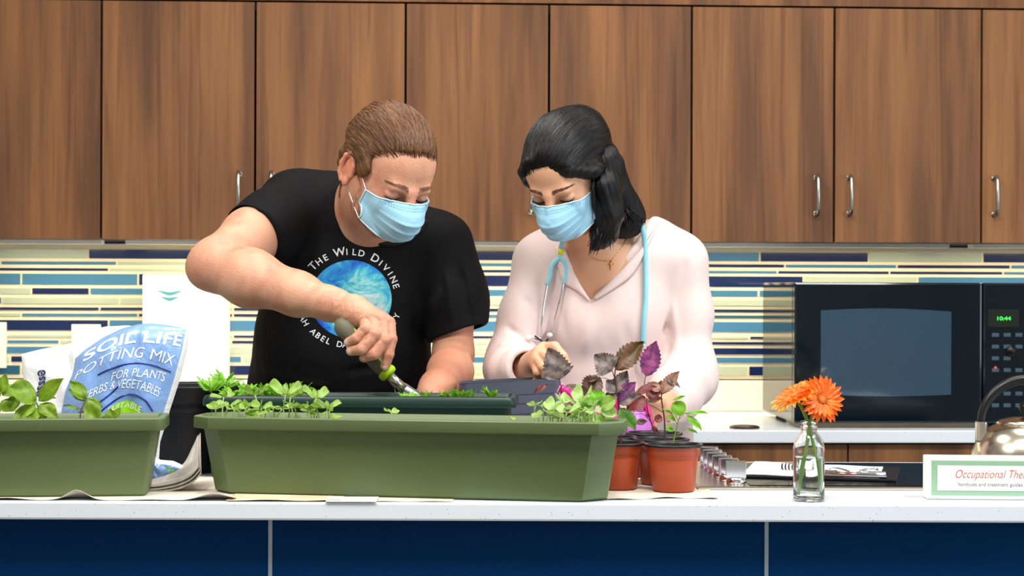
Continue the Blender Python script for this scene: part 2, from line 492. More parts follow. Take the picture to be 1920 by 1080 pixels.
# ================================================================ setting
b = MB(); b.box(-3.4, 3.4, -2.6, 5.2, -.05, 0); struct(b.build('floor', M_floor))
b = MB(); b.box(-3.4, 3.4, -2.6, 5.2, 2.75, 2.8); struct(b.build('ceiling', M_ceil))
b = MB(); b.box(-3.4, -3.3, -2.6, 5.2, 0, 2.75); struct(b.build('wall_left', M_paint))
b = MB(); b.box(3.3, 3.4, -2.6, .6, 0, 2.75); b.box(3.3, 3.4, 2.6, 5.2, 0, 2.75); b.box(3.3, 3.4, .6, 2.6, 0, .9); b.box(3.3, 3.4, .6, 2.6, 2.3, 2.75); struct(b.build('wall_right', M_paint))
b = MB()
for y in (.6, 1.57, 2.54): b.box(3.32, 3.38, y, y + .06, .9, 2.3)
b.box(3.32, 3.38, .6, 2.6, .9, .96); b.box(3.32, 3.38, .6, 2.6, 2.24, 2.3); struct(b.build('window_2', M_white))
# wall behind the camera with a wide window opening
b = MB()
b.box(-3.3, -2.2, -2.6, -2.5, 0, 2.75); b.box(2.2, 3.3, -2.6, -2.5, 0, 2.75)
b.box(-2.2, 2.2, -2.6, -2.5, 0, .9); b.box(-2.2, 2.2, -2.6, -2.5, 2.3, 2.75)
struct(b.build('wall_front', M_paint))
b = MB()
for x in (-2.2, -.76, .70, 2.14): b.box(x, x + .06, -2.58, -2.52, .9, 2.3)
b.box(-2.2, 2.2, -2.58, -2.52, .9, .96); b.box(-2.2, 2.2, -2.58, -2.52, 2.24, 2.3)
struct(b.build('window_1', M_white))
wb = MB(); wb.box(-3.25, 3.25, .330, .43, 0, 2.745)
wall = wb.build('wall_back', M_grout); wall.location = BP(0, 0, 0); wall.rotation_euler = (0, 0, YAW); struct(wall)

# mosaic strips on the back wall: rows measured at the left edge (y px), tile runs (x px)
TM = MB()
def strip(py0, py1, px0, px1, mi):
    x0, z1 = BW(px0, py0, .33); x1, _ = BW(px1, py0, .33)
    _, z0 = BW(px0, py1, .33)
    # rows are level in the wall's frame
    TM.box(x0, x1, .3265, .3305, z0, z1, mi, 0)
N_, B_, T_, S_ = 0, 1, 2, 3
def row(py0, py1, joints, cols, ref=0):
    """level row: heights measured at pixel column ref"""
    _, z1 = BW(ref, py0, .33); _, z0 = BW(ref, py1, .33)
    for (a, bb), c in zip(zip(joints[:-1], joints[1:]), cols):
        xa, _ = BW(a + 2, 600, .33); xb, _ = BW(bb - 2, 600, .33)
        xl = BW(-95, 330, 0)[0]; xr = BW(2105, 330, 0)[0]
        xa = max(xa, xl); xb = min(xb, xr)
        if xb - xa > .002: TM.box(xa, xb, .3268, .331, z0, z1, c)
def runs(first, per, cyc, x_end=2200, start=-400):
    j = [first]
    while j[0] > start: j.insert(0, j[0] - per[(-(len(j))) % len(per)])
    k = 0
    while j[-1] < x_end: j.append(j[-1] + per[k % len(per)]); k += 1
    return j, cyc
rnd = random.Random(3)
def autorow(py0, py1, left, per=(213,), seed=0):
    """left: [(x0,x1,colour)...] measured; then keeps going with the same tile length"""
    r = random.Random(seed); js = [left[0][0]]; cs = []
    for a, bb, c in left: js.append(bb); cs.append(c)
    while js[0] > -500:
        js.insert(0, js[0] - per[0]); cs.insert(0, r.choice([N_, B_, S_]))
    i = 0
    while js[-1] < 2300:
        js.append(js[-1] + per[i % len(per)]); c = r.choice([N_, B_, S_, N_, B_])
        if c == cs[-1]: c = r.choice([N_, B_, S_])
        cs.append(c); i += 1
    row(py0, py1, js, cs)
autorow(446.5, 450, [(-68, 37, S_), (37, 147, S_), (147, 257, S_), (257, 366, S_)], (105,), 1)
autorow(452, 456.5, [(-68, 37, T_), (37, 147, T_), (147, 257, N_), (257, 366, T_)], (105,), 2)
autorow(467, 484, [(-48, 165, S_), (165, 376, N_), (376, 588, B_), (588, 800, S_), (800, 1012, N_), (1012, 1220, S_), (1220, 1424, B_), (1424, 1628, N_), (1628, 1842, S_), (1842, 2056, N_)])
autorow(490, 495.5, [(1, 219, B_), (219, 432, S_), (432, 645, N_), (645, 858, S_), (858, 1060, B_), (1060, 1263, N_), (1263, 1471, N_), (1471, 1681, B_), (1681, 1894, N_), (1894, 2100, B_)])
autorow(502.5, 507, [(-10, 204, N_), (204, 417, S_), (417, 630, N_), (630, 843, B_), (843, 1050, N_), (1050, 1250, S_), (1250, 1457, B_), (1457, 1667, N_), (1667, 1880, N_), (1880, 2090, B_)])
autorow(513, 533, [(-170, 40, B_), (40, 259, B_), (259, 470, N_), (470, 680, S_), (680, 870, B_), (870, 1080, N_), (1080, 1290, S_), (1290, 1506, N_), (1506, 1720, S_), (1720, 1932, B_)])
autorow(540, 551, [(-155, 59, S_), (59, 168, N_), (168, 276, B_), (276, 490, S_), (490, 700, N_), (700, 900, S_), (900, 1110, B_), (1110, 1290, N_), (1290, 1422, B_), (1422, 1455, B_), (1455, 1560, T_)])
autorow(558, 569, [(-208, 4, T_), (4, 224, S_), (224, 437, S_), (437, 474, N_), (474, 800, S_), (800, 1000, S_), (1000, 1290, B_), (1290, 1500, S_)])
autorow(576, 581, [(-26, 187, N_), (187, 400, N_), (400, 437, S_), (437, 650, N_), (650, 863, N_), (863, 1080, N_), (1080, 1290, S_), (1290, 1438, N_), (1438, 1640, N_)])
autorow(587.5, 592.5, [(-170, 40, S_), (40, 259, B_), (259, 437, N_), (437, 650, N_), (650, 863, S_), (863, 1070, B_), (1070, 1290, B_), (1290, 1500, T_)])
autorow(600, 619, [(-10, 204, N_), (204, 417, B_), (417, 630, B_), (630, 843, N_), (843, 1050, B_), (1050, 1290, N_), (1290, 1500, B_)])
autorow(628, 632, [(-200, 13, B_), (13, 222, S_), (222, 437, S_), (437, 650, N_), (650, 863, N_), (863, 1070, N_), (1070, 1290, B_), (1290, 1405, S_), (1405, 1470, N_)])
autorow(638, 643, [(13, 112, B_), (112, 222, S_), (222, 408, B_), (408, 434, S_), (434, 640, N_), (640, 863, S_), (863, 1070, S_), (1070, 1290, B_), (1290, 1500, N_)])
autorow(650, 662, [(-60, 150, B_), (150, 360, S_), (360, 570, S_), (570, 780, N_), (780, 990, S_), (990, 1200, S_), (1200, 1290, S_), (1290, 1437, N_), (1437, 1500, N_)])
autorow(668, 678, [(-10, 20, S_), (20, 150, N_), (150, 360, B_), (360, 454, B_), (454, 650, S_), (650, 863, B_), (863, 1070, B_), (1070, 1290, S_), (1290, 1500, B_)])
autorow(685, 702, [(-100, 40, T_), (40, 230, S_), (230, 480, N_), (480, 690, S_), (690, 863, B_), (863, 1070, S_), (1070, 1290, N_), (1290, 1403, S_), (1403, 1471, N_), (1471, 1490, S_)])
autorow(709, 711.5, [(-100, 420, N_), (420, 860, N_), (860, 1290, N_), (1290, 1490, N_)])
tiles = TM.build('mosaic_tiles', [T_navy, T_blue, T_teal, T_sage], wall)

# upper cabinets ---------------------------------------------------
def zb(py, yl=0.0, px=960): return BW(px, py, yl)[1]
ZC0 = zb(452); ZC1 = zb(9)
gapx = [-95, 192, 479.5, 760, 1028, 1294.5, 1561, 1836, 2105]
gx = [BW(g, 330, 0)[0] for g in gapx]
HZ0 = zb(402); HZ1 = zb(325)
def handle(parent, x, z0, z1, y=-.001, horiz=False):
    h = MB(); r = .0048; off = .028
    h.tube([(x, y, z0 + .006), (x, y - off * .75, z0 + .004), (x, y - off, z0 + .014), (x, y - off, z1 - .014), (x, y - off * .75, z1 - .004), (x, y, z1 - .006)], r, 10)
    h.lathe([(.008, 0), (.008, .002)], (x, y, z0 + .006), 12, axis=(0, -1, 0)); h.lathe([(.008, 0), (.008, .002)], (x, y, z1 - .006), 12, axis=(0, -1, 0))
    return h.build('handle', M_steel, parent)
def wall_cab(i0, i1, hands, label):
    x0, x1 = gx[i0], gx[i1]; cx = (x0 + x1) / 2
    t = thing('wall_cabinet', label, 'cabinet', BP(cx, 0, ZC0), YAW, 'walnut wall cabinets in a row')
    w = (x1 - x0) / 2; H = ZC1 - ZC0
    m = MB()
    m.box(-w + .001, -w + .018, .003, .327, .002, H); m.box(w - .018, w - .001, .003, .327, .002, H)
    m.box(-w + .018, w - .018, .003, .327, .002, .02); m.box(-w + .018, w - .018, .003, .327, H - .02, H); m.box(-w + .018, w - .018, .31, .327, .02, H - .02)
    m.build('carcass', M_dark, t)
    for k in range(i0, i1):
        a, bb = gx[k] + .0028 - cx, gx[k + 1] - .0028 - cx
        d = MB(); d.box(a, bb, -.018, .001, 0.0, H - .003, 0, .0012)
        dd = d.build('door', M_wood, t)
        hx = hands[k - i0]
        if hx: handle(dd, BW(hx, 360, -.03)[0] - cx, HZ0 - ZC0, HZ1 - ZC0, -.018)
    return t
wall_cab(0, 1, [None], 'walnut wall cabinet at the left end of the row')
wall_cab(1, 3, [448, 509], 'walnut two-door wall cabinet above the man in the black t-shirt')
wall_cab(3, 5, [996, 1062], 'walnut two-door wall cabinet directly above the woman in the pink blouse')
wall_cab(5, 7, [1532, 1594], 'walnut two-door wall cabinet above the left half of the microwave, both handles showing')
wall_cab(7, 8, [1867], 'walnut wall cabinet at the right end of the row')
b = MB(); b.box(gx[0], gx[-1], -.012, .327, 0, 2.745 - ZC1 - .004)
o = b.build('trim_1', M_wood2); o.location = BP(0, 0, ZC1 + .003); o.rotation_euler = (0, 0, YAW); struct(o)
# rotate the band's grain by using its own object: fine as is

# under-cabinet light strips (real fittings)
for i in (0, 1, 2, 3):
    xa, xb = [(gx[0], gx[1]), (gx[1], gx[3]), (gx[3], gx[5]), (gx[5], gx[8])][i]
    cx = (xa + xb) / 2
    pass

# back worktop, upstand, base cabinets -----------------------------
ZT = .914
b = MB(); b.box(gx[0], gx[-1], -.33, .3265, ZT - .029, ZT, 0, .003)
o = b.build('worktop', M_quartz); o.location = BP(0, 0, 0); o.rotation_euler = (0, 0, YAW)
tag(o, 'white quartz worktop along the tiled back wall', 'worktop')
up = MB(); up.box(gx[0], gx[-1], .300, .3262, ZT + .001, zb(713.5, .3), 0, .002)
uo = struct(up.build('trim_2', mat('cream_upstand', (250, 240, 218), .4))); uo.location = o.location; uo.rotation_euler = o.rotation_euler
bx = [BW(g, 850, -.31)[0] for g in (-240, 125, 490, 858, 1224, 1590, 1955, 2250)]
names = ['behind the left planter', 'behind the bag of potting mix', 'behind the man in the black t-shirt', 'behind the woman in the pink blouse', 'behind the row of cooker knobs', 'behind the clipboard and the flower bottle', 'behind the kettle']
for k in range(7):
    x0, x1 = bx[k], bx[k + 1]; cx = (x0 + x1) / 2; w = (x1 - x0) / 2
    t = thing('base_cabinet', 'walnut base cabinet under the back worktop ' + names[k], 'cabinet', BP(cx, 0, 0), YAW, 'walnut base cabinets under the back worktop')
    m = MB(); m.box(-w + .001, w - .001, -.29, .32, .1, ZT - .031); m.box(-w + .001, w - .001, -.24, .32, 0, .1); m.build('carcass', M_dark, t)
    d = MB(); d.box(-w + .002, w - .002, -.31, -.291, .70, ZT - .034, 0, .001); d.build('drawer', M_wood, t)
    d = MB(); d.box(-w + .002, w - .002, -.31, -.291, .11, .695, 0, .001); dd = d.build('door', M_wood, t)

# island -----------------------------------------------------------
IX0, IX1 = -1.25, 1.25
isl = thing('kitchen_island', 'kitchen island clad in navy blue panels in the foreground', 'island', (0, 2.69, 0))
b = MB(); b.box(IX0, IX1, .012, .58, .1, ZT - .0285); b.box(IX0 + .02, IX1 - .02, .06, .56, 0, .1); b.build('carcass', M_dark, isl)
sx = [W(508, 1000, 2.69)[0], W(1436, 1000, 2.69)[0]]
for a, c in ((IX0, sx[0] - .0032), (sx[0] + .0032, sx[1] - .0032), (sx[1] + .0032, IX1)):
    m = MB(); m.box(a, c, -.006, .0118, .1, ZT - .0287, 0, .0008); m.build('panel', M_navy, isl)
for s_ in sx:
    m = MB(); m.box(s_ - .003, s_ + .003, -.0075, .0118, .1, ZT - .0287); m.build('trim_strip', M_alu, isl)
b = MB(); b.box(IX0 - .03, IX1 + .03, 2.65, 3.30, ZT - .028, ZT, 0, .0035)
o = b.build('island_worktop', M_quartz); tag(o, 'speckled white quartz worktop on the navy island', 'worktop')

# microwave ---------------------------------------------------------
YM = -.27
xm0, zm0 = BW(1489, 800, YM); xm1 = BW(1985, 700, YM)[0]; zm1 = BW(1489, 529, YM)[1]
zm0 = ZT
t = thing('microwave', 'black countertop microwave with a green digit display', 'microwave', BP((xm0 + xm1) / 2, YM, ZT), YAW)
w = (xm1 - xm0) / 2; H = zm1 - ZT; cxm = (xm0 + xm1) / 2
M_mw = mat('microwave_black', (5, 18, 27), .08); M_glass = mat('microwave_glass', (4, 8, 12), .05, coat=1)
m = MB(); m.box(-w, w, .022, .40, .012, H, 0, .006); m.build('body', M_mw, t)
for fx in (-w + .04, w - .04):
    for fy in (.06, .36):
        m = MB(); m.lathe([(.012, 0), (.014, .013)], (fx, fy, 0), 16); m.build('foot', M_black, t)
xd = BW(1842, 700, YM)[0] - cxm
m = MB(); m.box(-w, xd - .001, 0, .0225, .012, H, 0, .005); dr = m.build('door', M_mw, t)
def mp(px, py): 
    x, z = BW(px, py, YM); return x - cxm, z - ZT
wx0, wz1 = mp(1539, 582); wx1, wz0 = mp(1783, 740)
m = MB()
outl = []
nseg = 14
for i in range(nseg + 1):
    u = i / nseg; outl.append((wx0 + (wx1 - wx0) * u, wz1 + .006 * math.sin(PI * u) - .002 * u))
for i in range(nseg + 1):
    u = 1 - i / nseg; outl.append((wx0 + (wx1 - wx0) * u, wz0 - .004 * math.sin(PI * u)))
n = len(outl)
m.add([(x, -.0008, z) for x, z in outl] + [(x, .004, z) for x, z in outl], [tuple(range(n)), tuple(range(n, 2 * n))[::-1]] + [(i, i + n, (i + 1) % n + n, (i + 1) % n) for i in range(n)])
m.build('door_window', mat('microwave_window', (36, 66, 88), .07, coat=1, spec=.8), dr)
gx0, gz0 = mp(1800, 770)
m = MB(); m.box(xd + .001, w, -.001, .0225, .012, H, 0, .005); cp = m.build('control_panel', M_mw, t)
dx0, dz1 = mp(1852, 580); dx1, dz0 = mp(1910, 613)
m = MB(); m.box(dx0, dx1, -.0022, 0, dz0, dz1); ds = m.build('display', mat('display_window', (26, 34, 24), .2), cp)
vs, fs = text2d('10:44', .016, 0, .0002)
m = MB(); m.add([(x * 1.0 + (dx0 + dx1) / 2, -.0026, y * .8 + (dz0 + dz1) / 2 - .005) for x, y in vs], fs)
m.build('digits', mat('green_led', (60, 255, 90), .5, emit=(70, 255, 90), estr=.7), ds)
M_btn = mat('button_print', (54, 78, 92), .5)
for r_ in range(7):
    for c_ in range(3):
        if (r_, c_) in ((4, 0), (2, 2)): continue
        bx_, bz_ = mp(1866 + c_ * 22, 628 + r_ * 22)
        m = MB(); m.box(bx_ - .0085, bx_ + .0085, -.0022, 0, bz_ - .0045, bz_ + .0045, 0, .0008); m.build('button', M_btn, cp)
bx_, bz_ = mp(1866, 689); m = MB(); m.sphere((bx_, -.002, bz_), .0028); m.build('indicator_light', mat('red_led', (255, 60, 30), .4, emit=(255, 50, 20), estr=2.0), cp)
bx_, bz_ = mp(1896, 658); m = MB(); m.lathe([(.013, 0), (.012, .009)], (bx_, 0, bz_), 24, axis=(0, -1, 0)); m.build('dial', M_black, cp)

# towel dispenser, sockets ------------------------------------------
YD = .22
x0, z1 = BW(267, 515, YD); x1, _ = BW(423, 515, YD); z0 = BW(300, 716, YD)[1]
t = thing('paper_towel_dispenser', 'tall cream white box with a teal wave mark on the tiled wall', 'dispenser', BP((x0 + x1) / 2, YD, z0), YAW)
w = (x1 - x0) / 2
m = MB(); m.box(-w, w, 0, .1055, 0, z1 - z0, 0, .004); m.build('housing', M_white, t)
mk = MB()
for (ys, amp, xa, xb) in ((548, 4, 296, 342), (559, 3, 302, 334)):
    xa_, za_ = BW(xa, ys, YD); xb_, _ = BW(xb, ys, YD)
    top = []; bot = []
    for i in range(17):
        u = i / 16; x = xa_ + (xb_ - xa_) * u - (x0 + x1) / 2; z = za_ - z0 + amp * .0008 * math.sin(u * 2 * PI + 1.6)
        th = .0035 * math.sin(PI * min(1, max(0.06, u))) + .0006
        top.append((x, -.0007, z + th)); bot.append((x, -.0007, z - th))
    mk.grid([bot, top])
mk.build('wave_logo', mat('teal_print', (70, 150, 160), .5), t)
M_ivory = mat('ivory_plate', (250, 244, 226), .4)
for (a, c, y0_, y1_, lb) in ((134, 189, 608, 650, 'cream socket plate above the white bag'), (-45, 12, 604, 668, 'cream socket plate at the left edge of the tiled wall')):
    xa, za = BW(a, y0_, .32); xb, _ = BW(c, y0_, .32); zz = BW(a, y1_ if a > 0 else 690, .32)[1]
    t = thing('socket_plate', lb, 'socket', BP((xa + xb) / 2, .318, (za + zz) / 2), YAW)
    hw = (xb - xa) / 2; hh = (za - zz) / 2
    m = MB(); m.box(-hw, hw, 0, .0082, -hh, hh, 0, .002); m.build('plate', M_ivory, t)
    for q in (-1, 1):
        m = MB(); m.box(-.012, .012, -.0015, .001, q * hh * .45 - .009, q * hh * .45 + .009, 0, .001); m.build('socket', M_white, t)
# grommet in the upstand, small sponge, flat pad under the microwave edge
xg, zg = BW(1396, 803, -.1)
x_, z_ = BW(1396, 800, -.29)
m = MB(); m.lathe([(.034, 0), (.036, .003), (.030, .006), (.012, .008)], (0, 0, 0), 28)
o = m.build('dark_saucer', mat('dark_brown_glaze', (48, 26, 16), .3)); o.location = BP(BW(1396, 800, -.26)[0], -.26, ZT); tag(o, 'small dark round drain cover on the back worktop left of the microwave', 'drain cover')
m = MB(); m.sphere((0, 0, 0), (.014, .014, .013)); o = m.build('soap_ball', mat('beige_sponge', (222, 196, 158), .8, bump=.4)); o.location = BP(BW(462, 694, -.2)[0], -.2, ZT + .0125 + .0); tag(o, 'small beige sponge on the back worktop left of the man', 'sponge')
# ================================================================ things on the island
ZI = ZT + .0008
def frame_xy(p0, p1):
    """yaw of a front line p0->p1"""
    return math.atan2(p1[1] - p0[1], p1[0] - p0[0])
def planter(name, label, mat_, soilm, p0, p1, depth, H, rim_h, inset, taper_end, z0=ZI, group=None, lip=.012, round_=False, cham=None):
    """p0,p1: (x,y) ends of the rim's front line; local x along it, y backwards"""
    yaw = frame_xy(p0, p1); L = math.hypot(p1[0] - p0[0], p1[1] - p0[1])
    cx = (p0[0] + p1[0]) / 2 - math.sin(yaw) * depth / 2; cy = (p0[1] + p1[1]) / 2 + math.cos(yaw) * depth / 2
    t = thing(name, label, 'planter', (cx, cy, z0), yaw, group)
    def ring(hl, hd, z, r, n=5):
        out = []
        if cham: r = cham; n = 5
        for (sx_, sy_, a0) in ((1, -1, -PI / 2), (1, 1, 0), (-1, 1, PI / 2), (-1, -1, PI)):
            for i in range(n + 1):
                a = a0 + PI / 2 * i / n
                cx_, cy_ = (math.cos(a), math.sin(a))
                if cham:      # straight chamfer with just-softened ends
                    t_ = (0, .03, .1, .9, .97, 1)[i]; e0 = (math.cos(a0), math.sin(a0)); e1 = (math.cos(a0 + PI / 2), math.sin(a0 + PI / 2))
                    cx_ = e0[0] * (1 - t_) + e1[0] * t_; cy_ = e0[1] * (1 - t_) + e1[1] * t_
                out.append((sx_ * (hl - r) + r * cx_, sy_ * (hd - r) + r * cy_, z))
        return out
    hl, hd = L / 2, depth / 2
    bl, bd = hl - taper_end, hd - inset
    m = MB()
    zr = H - rim_h
    cl = hl - lip; cd = hd - lip
    R_ = []
    R_.append(ring(bl - .004, bd - .004, 0, .006)); R_.append(ring(bl, bd, .004, .008))
    f = .93
    R_.append(ring(bl + (cl - bl) * f, bd + (cd - bd) * f, zr * .97, .011)); R_.append(ring(cl, cd, zr, .011))
    R_.append(ring(hl - .001, hd - .001, zr, .014)); R_.append(ring(hl, hd, zr + .002, .015))
    if round_:
        R_.append(ring(hl, hd, H - .007, .016)); R_.append(ring(hl - .003, hd - .003, H - .0015, .015)); R_.append(ring(hl - .007, hd - .007, H, .014))
    else:
        R_.append(ring(hl - .0005, hd - .0005, H - .0015, .015)); R_.append(ring(hl - .002, hd - .002, H, .014))
    R_.append(ring(hl - .010, hd - .010, H, .010)); R_.append(ring(hl - .012, hd - .012, H - .002, .009))
    R_.append(ring(hl - .016, hd - .016, zr, .009)); R_.append(ring(bl - .003, bd - .003, .008, .006))
    n = len(R_[0]); vs = [p for r in R_ for p in r]
    fs = [(j * n + i, j * n + (i + 1) % n, (j + 1) * n + (i + 1) % n, (j + 1) * n + i) for j in range(len(R_) - 1) for i in range(n)]
    fs.append(tuple(range(n))[::-1]); fs.append(tuple((len(R_) - 1) * n + i for i in range(n)))
    m.add(vs, fs, 0, True)
    ob = m.build('trough', mat_, t, bev=0)
    md = ob.modifiers.new('es', 'EDGE_SPLIT'); md.split_angle = math.radians(38)
    # soil
    sz = H - .016; nx, ny = 60, 14
    P = []
    for i in range(nx + 1):
        rw = []
        for j in range(ny + 1):
            x = -(hl - .016) + 2 * (hl - .016) * i / nx; y = -(hd - .016) + 2 * (hd - .016) * j / ny
            z = sz + .0035 * math.sin(x * 61 + y * 40) * math.sin(x * 23 - y * 90) + random.uniform(-.0018, .0018)
            rw.append((x, y, z))
        P.append(rw)
    m = MB(); m.grid(P); m.build('soil', soilm, t)
    return t, sz
M_green = mat('sage_green_plastic', (92, 108, 67), .45, bump=.05, bscale=60, var=.06, vscale=6)
M_dkgreen = mat('dark_green_plastic', (24, 50, 42), .38)
M_black_pot = mat('black_pot_plastic', (22, 24, 28), .5)
M_grey_pot = mat('dark_grey_pot_plastic', (76, 80, 94), .45)
M_soil = mat('potting_soil', (92, 70, 50), .95, bump=1.0, bscale=260, var=.5, vscale=180)

def zrim(H): return ZI + H
p0 = W(349, 797, 2.725); p1 = W(1166, 797, 2.622)
PF, sF = planter('planter_trough', 'long sage green planter trough in the middle foreground with small round-leaved seedlings', M_green, M_soil, p0[:2], p1[:2], .132, .1215, .019, .024, .028, cham=.034)
p0 = W(-360, 800, 2.63); p1 = W(307, 790, 2.69)
PL, sL = planter('planter_trough', 'sage green planter trough at the left edge in front of the bag of potting mix', M_green, M_soil, p0[:2], p1[:2], .13, .1215, .019, .022, .028)
p0 = W(376, 745, 2.965); p1 = W(968, 745, 2.945)
PD, sD = planter('planter_trough', 'dark green planter trough behind the long sage green one, where the trowel digs', M_dkgreen, M_soil, p0[:2], p1[:2], .125, .140, .018, .022, .012, round_=True)

def round_pot(name, label, c, r0, r1, H, mt, z0=ZI, group=None, lines=(), rimh=.02, tilt=(0, 0), soil=None, rimm=None, feet=0, cat='pot'):
    t = thing(name, label, cat, (c[0], c[1], z0), 0, group); t.rotation_euler = (tilt[0], tilt[1], 0)
    pr = [(r0 - .002, 0), (r0, .002)]
    def rad(z): return r0 + (r1 - .004 - r0) * z / H
    zs = sorted(set([H - rimh - .002] + [l for l in lines] + [l + .003 for l in lines] + [l + .0031 for l in lines]))
    for z in zs:
        e = 0
        pr.append((rad(z) + (.0022 if any(abs(z - l - .0031) < 1e-6 for l in lines) else 0), z))
    pr += [(r1 - .004, H - rimh), (r1 - .0015, H - rimh + .002), (r1 - .0008, H - .004), (r1, H - .003), (r1, H), (r1 - .003, H), (r1 - .005, H - .004)]
    body = MB(); body.lathe([p for p in pr if p[1] <= H - rimh + .0001] if rimm else pr, n=48, capt=False)
    if rimm is None:
        body.lathe([(r1 - .005, H - .004), (rad(H * .5) - .003, H * .5), (r0 - .004, .006)], n=48, capb=False)
        body.build('body', mt, t)
    else:
        body.lathe([(r1 - .004, H - rimh), (r1 - .0009, H - .0046)], n=48, capb=False, capt=False)
        body.build('body', mt, t)
        q = MB(); q.lathe([(r1 - .0009, H - .0046), (r1 + .0012, H - .004), (r1 + .0015, H - .001), (r1 + .0005, H), (r1 - .003, H), (r1 - .0045, H - .003), (rad(H * .6) - .003, H * .6), (r0 - .003, .006)], n=48, capb=False)
        q.build('rim', rimm, t)
    if soil:
        q = MB(); pts = [(0.0001, soil + .003)]
        q.lathe([(rad(soil) - .0025, soil), ((r1 - .006) * .6, soil + .003), (.0005, soil + .005)], n=32, capb=False); q.build('soil', M_soil, t)
    return t
# big black nursery pot at the left, grey one at the right
c = W(352, 760, 3.11)
round_pot('nursery_pot', 'large black nursery pot standing behind the blue bag of potting mix', (c[0], c[1]), .072, .091, .151, M_black_pot, lines=(.100, .118), rimh=.03)
def square_pot(name, label, cx, cy, yaw, a0, a1, H, mt, lines):
    t = thing(name, label, 'pot', (cx, cy, ZI + .0037), yaw)
    def ring(a, z, r=.012, n=4):
        out = []
        for (sx_, sy_, q0) in ((1, -1, -PI / 2), (1, 1, 0), (-1, 1, PI / 2), (-1, -1, PI)):
            for i in range(n + 1):
                q = q0 + PI / 2 * i / n; out.append((sx_ * (a - r) + r * math.cos(q), sy_ * (a * .46 - r) + r * math.sin(q), z))
        return out
    prof = [(a0, 0)]
    for l in lines:
        a = a0 + (a1 - a0) * l / H
        prof += [(a, l), (a + .0025, l + .001)]
    prof += [(a1, H - .002), (a1 + .001, H), (a1 - .003, H), (a1 - .004, H - .01), (a0 - .004, .005)]
    R_ = [ring(a, z) for a, z in prof]; n = len(R_[0])
    m = MB(); m.add([p for r in R_ for p in r], [(j * n + i, j * n + (i + 1) % n, (j + 1) * n + (i + 1) % n, (j + 1) * n + i) for j in range(len(R_) - 1) for i in range(n)] + [tuple(range(n))[::-1], tuple((len(R_) - 1) * n + i for i in range(n))], 0, False)
    m.build('body', mt, t); return t
c = W(963, 720, 3.142)
square_pot('nursery_pot', 'dark grey nursery pot behind the dark green trough, under the hand of the woman', c[0], c[1], 0, .070, .0885, .156, M_grey_pot, (.096, .114, .13)).rotation_euler = (0, math.radians(-3.0), math.radians(4))

# ---------------------------------------------------------------- leaves
def leafmat(name, col, col2=None, rough=.45, trans=.25, vein=None):
    m, nt, b = newmat(name); N = nt.nodes; L = nt.links
    tc = N.new('ShaderNodeTexCoord')
    n = N.new('ShaderNodeTexNoise'); n.inputs['Scale'].default_value = 90; n.inputs['Detail'].default_value = 3
    L.new(tc.outputs['Object'], n.inputs['Vector'])
    cr = N.new('ShaderNodeValToRGB'); e = cr.color_ramp.elements
    e[0].position = .38; e[0].color = (*lin(*col), 1); e[1].position = .62; e[1].color = (*lin(*(col2 or col)), 1)
    L.new(n.outputs['Fac'], cr.inputs['Fac']); L.new(cr.outputs[0], b.inputs['Base Color'])
    b.inputs['Roughness'].default_value = rough
    bp = N.new('ShaderNodeBump'); bp.inputs['Strength'].default_value = .5; bp.inputs['Distance'].default_value = .001
    L.new(n.outputs['Fac'], bp.inputs['Height']); L.new(bp.outputs['Normal'], b.inputs['Normal'])
    tr = N.new('ShaderNodeBsdfTranslucent'); L.new(cr.outputs[0], tr.inputs['Color'])
    mx = N.new('ShaderNodeMixShader'); mx.inputs[0].default_value = trans
    L.new(b.outputs[0], mx.inputs[1]); L.new(tr.outputs[0], mx.inputs[2]); L.new(mx.outputs[0], N['Material Output'].inputs['Surface'])
    return m
L_basil = leafmat('basil_leaf', (110, 148, 24), (142, 176, 44), trans=.4)
L_seed = leafmat('seedling_leaf', (142, 182, 70), (168, 202, 100), trans=.4)
L_seed2 = leafmat('seedling_leaf_pale', (170, 205, 110), (190, 218, 140), trans=.4)
L_mari = leafmat('feathery_leaf', (120, 190, 34), (150, 210, 60), trans=.4)
L_stem = mat('pale_green_stem', (170, 200, 120), .5)
L_gstem = mat('green_stem', (110, 140, 50), .5)
L_per = leafmat('perilla_leaf', (70, 46, 38), (118, 86, 72), trans=.15)
L_perg = leafmat('perilla_grey_leaf', (74, 64, 66), (138, 120, 112), trans=.15)
L_pur = leafmat('purple_leaf', (112, 58, 116), (176, 88, 142), trans=.3)
L_mar = leafmat('maroon_leaf', (96, 32, 34), (132, 56, 50), trans=.25)
L_olive = leafmat('olive_brown_leaf', (82, 62, 24), (112, 74, 50), trans=.2)
L_tan = leafmat('tan_leaf', (150, 112, 92), (172, 128, 104), trans=.25)
L_bright = leafmat('bright_green_leaf', (110, 180, 30), (140, 200, 60), trans=.45)
L_dstem = mat('purple_brown_stem', (84, 44, 44), .5)

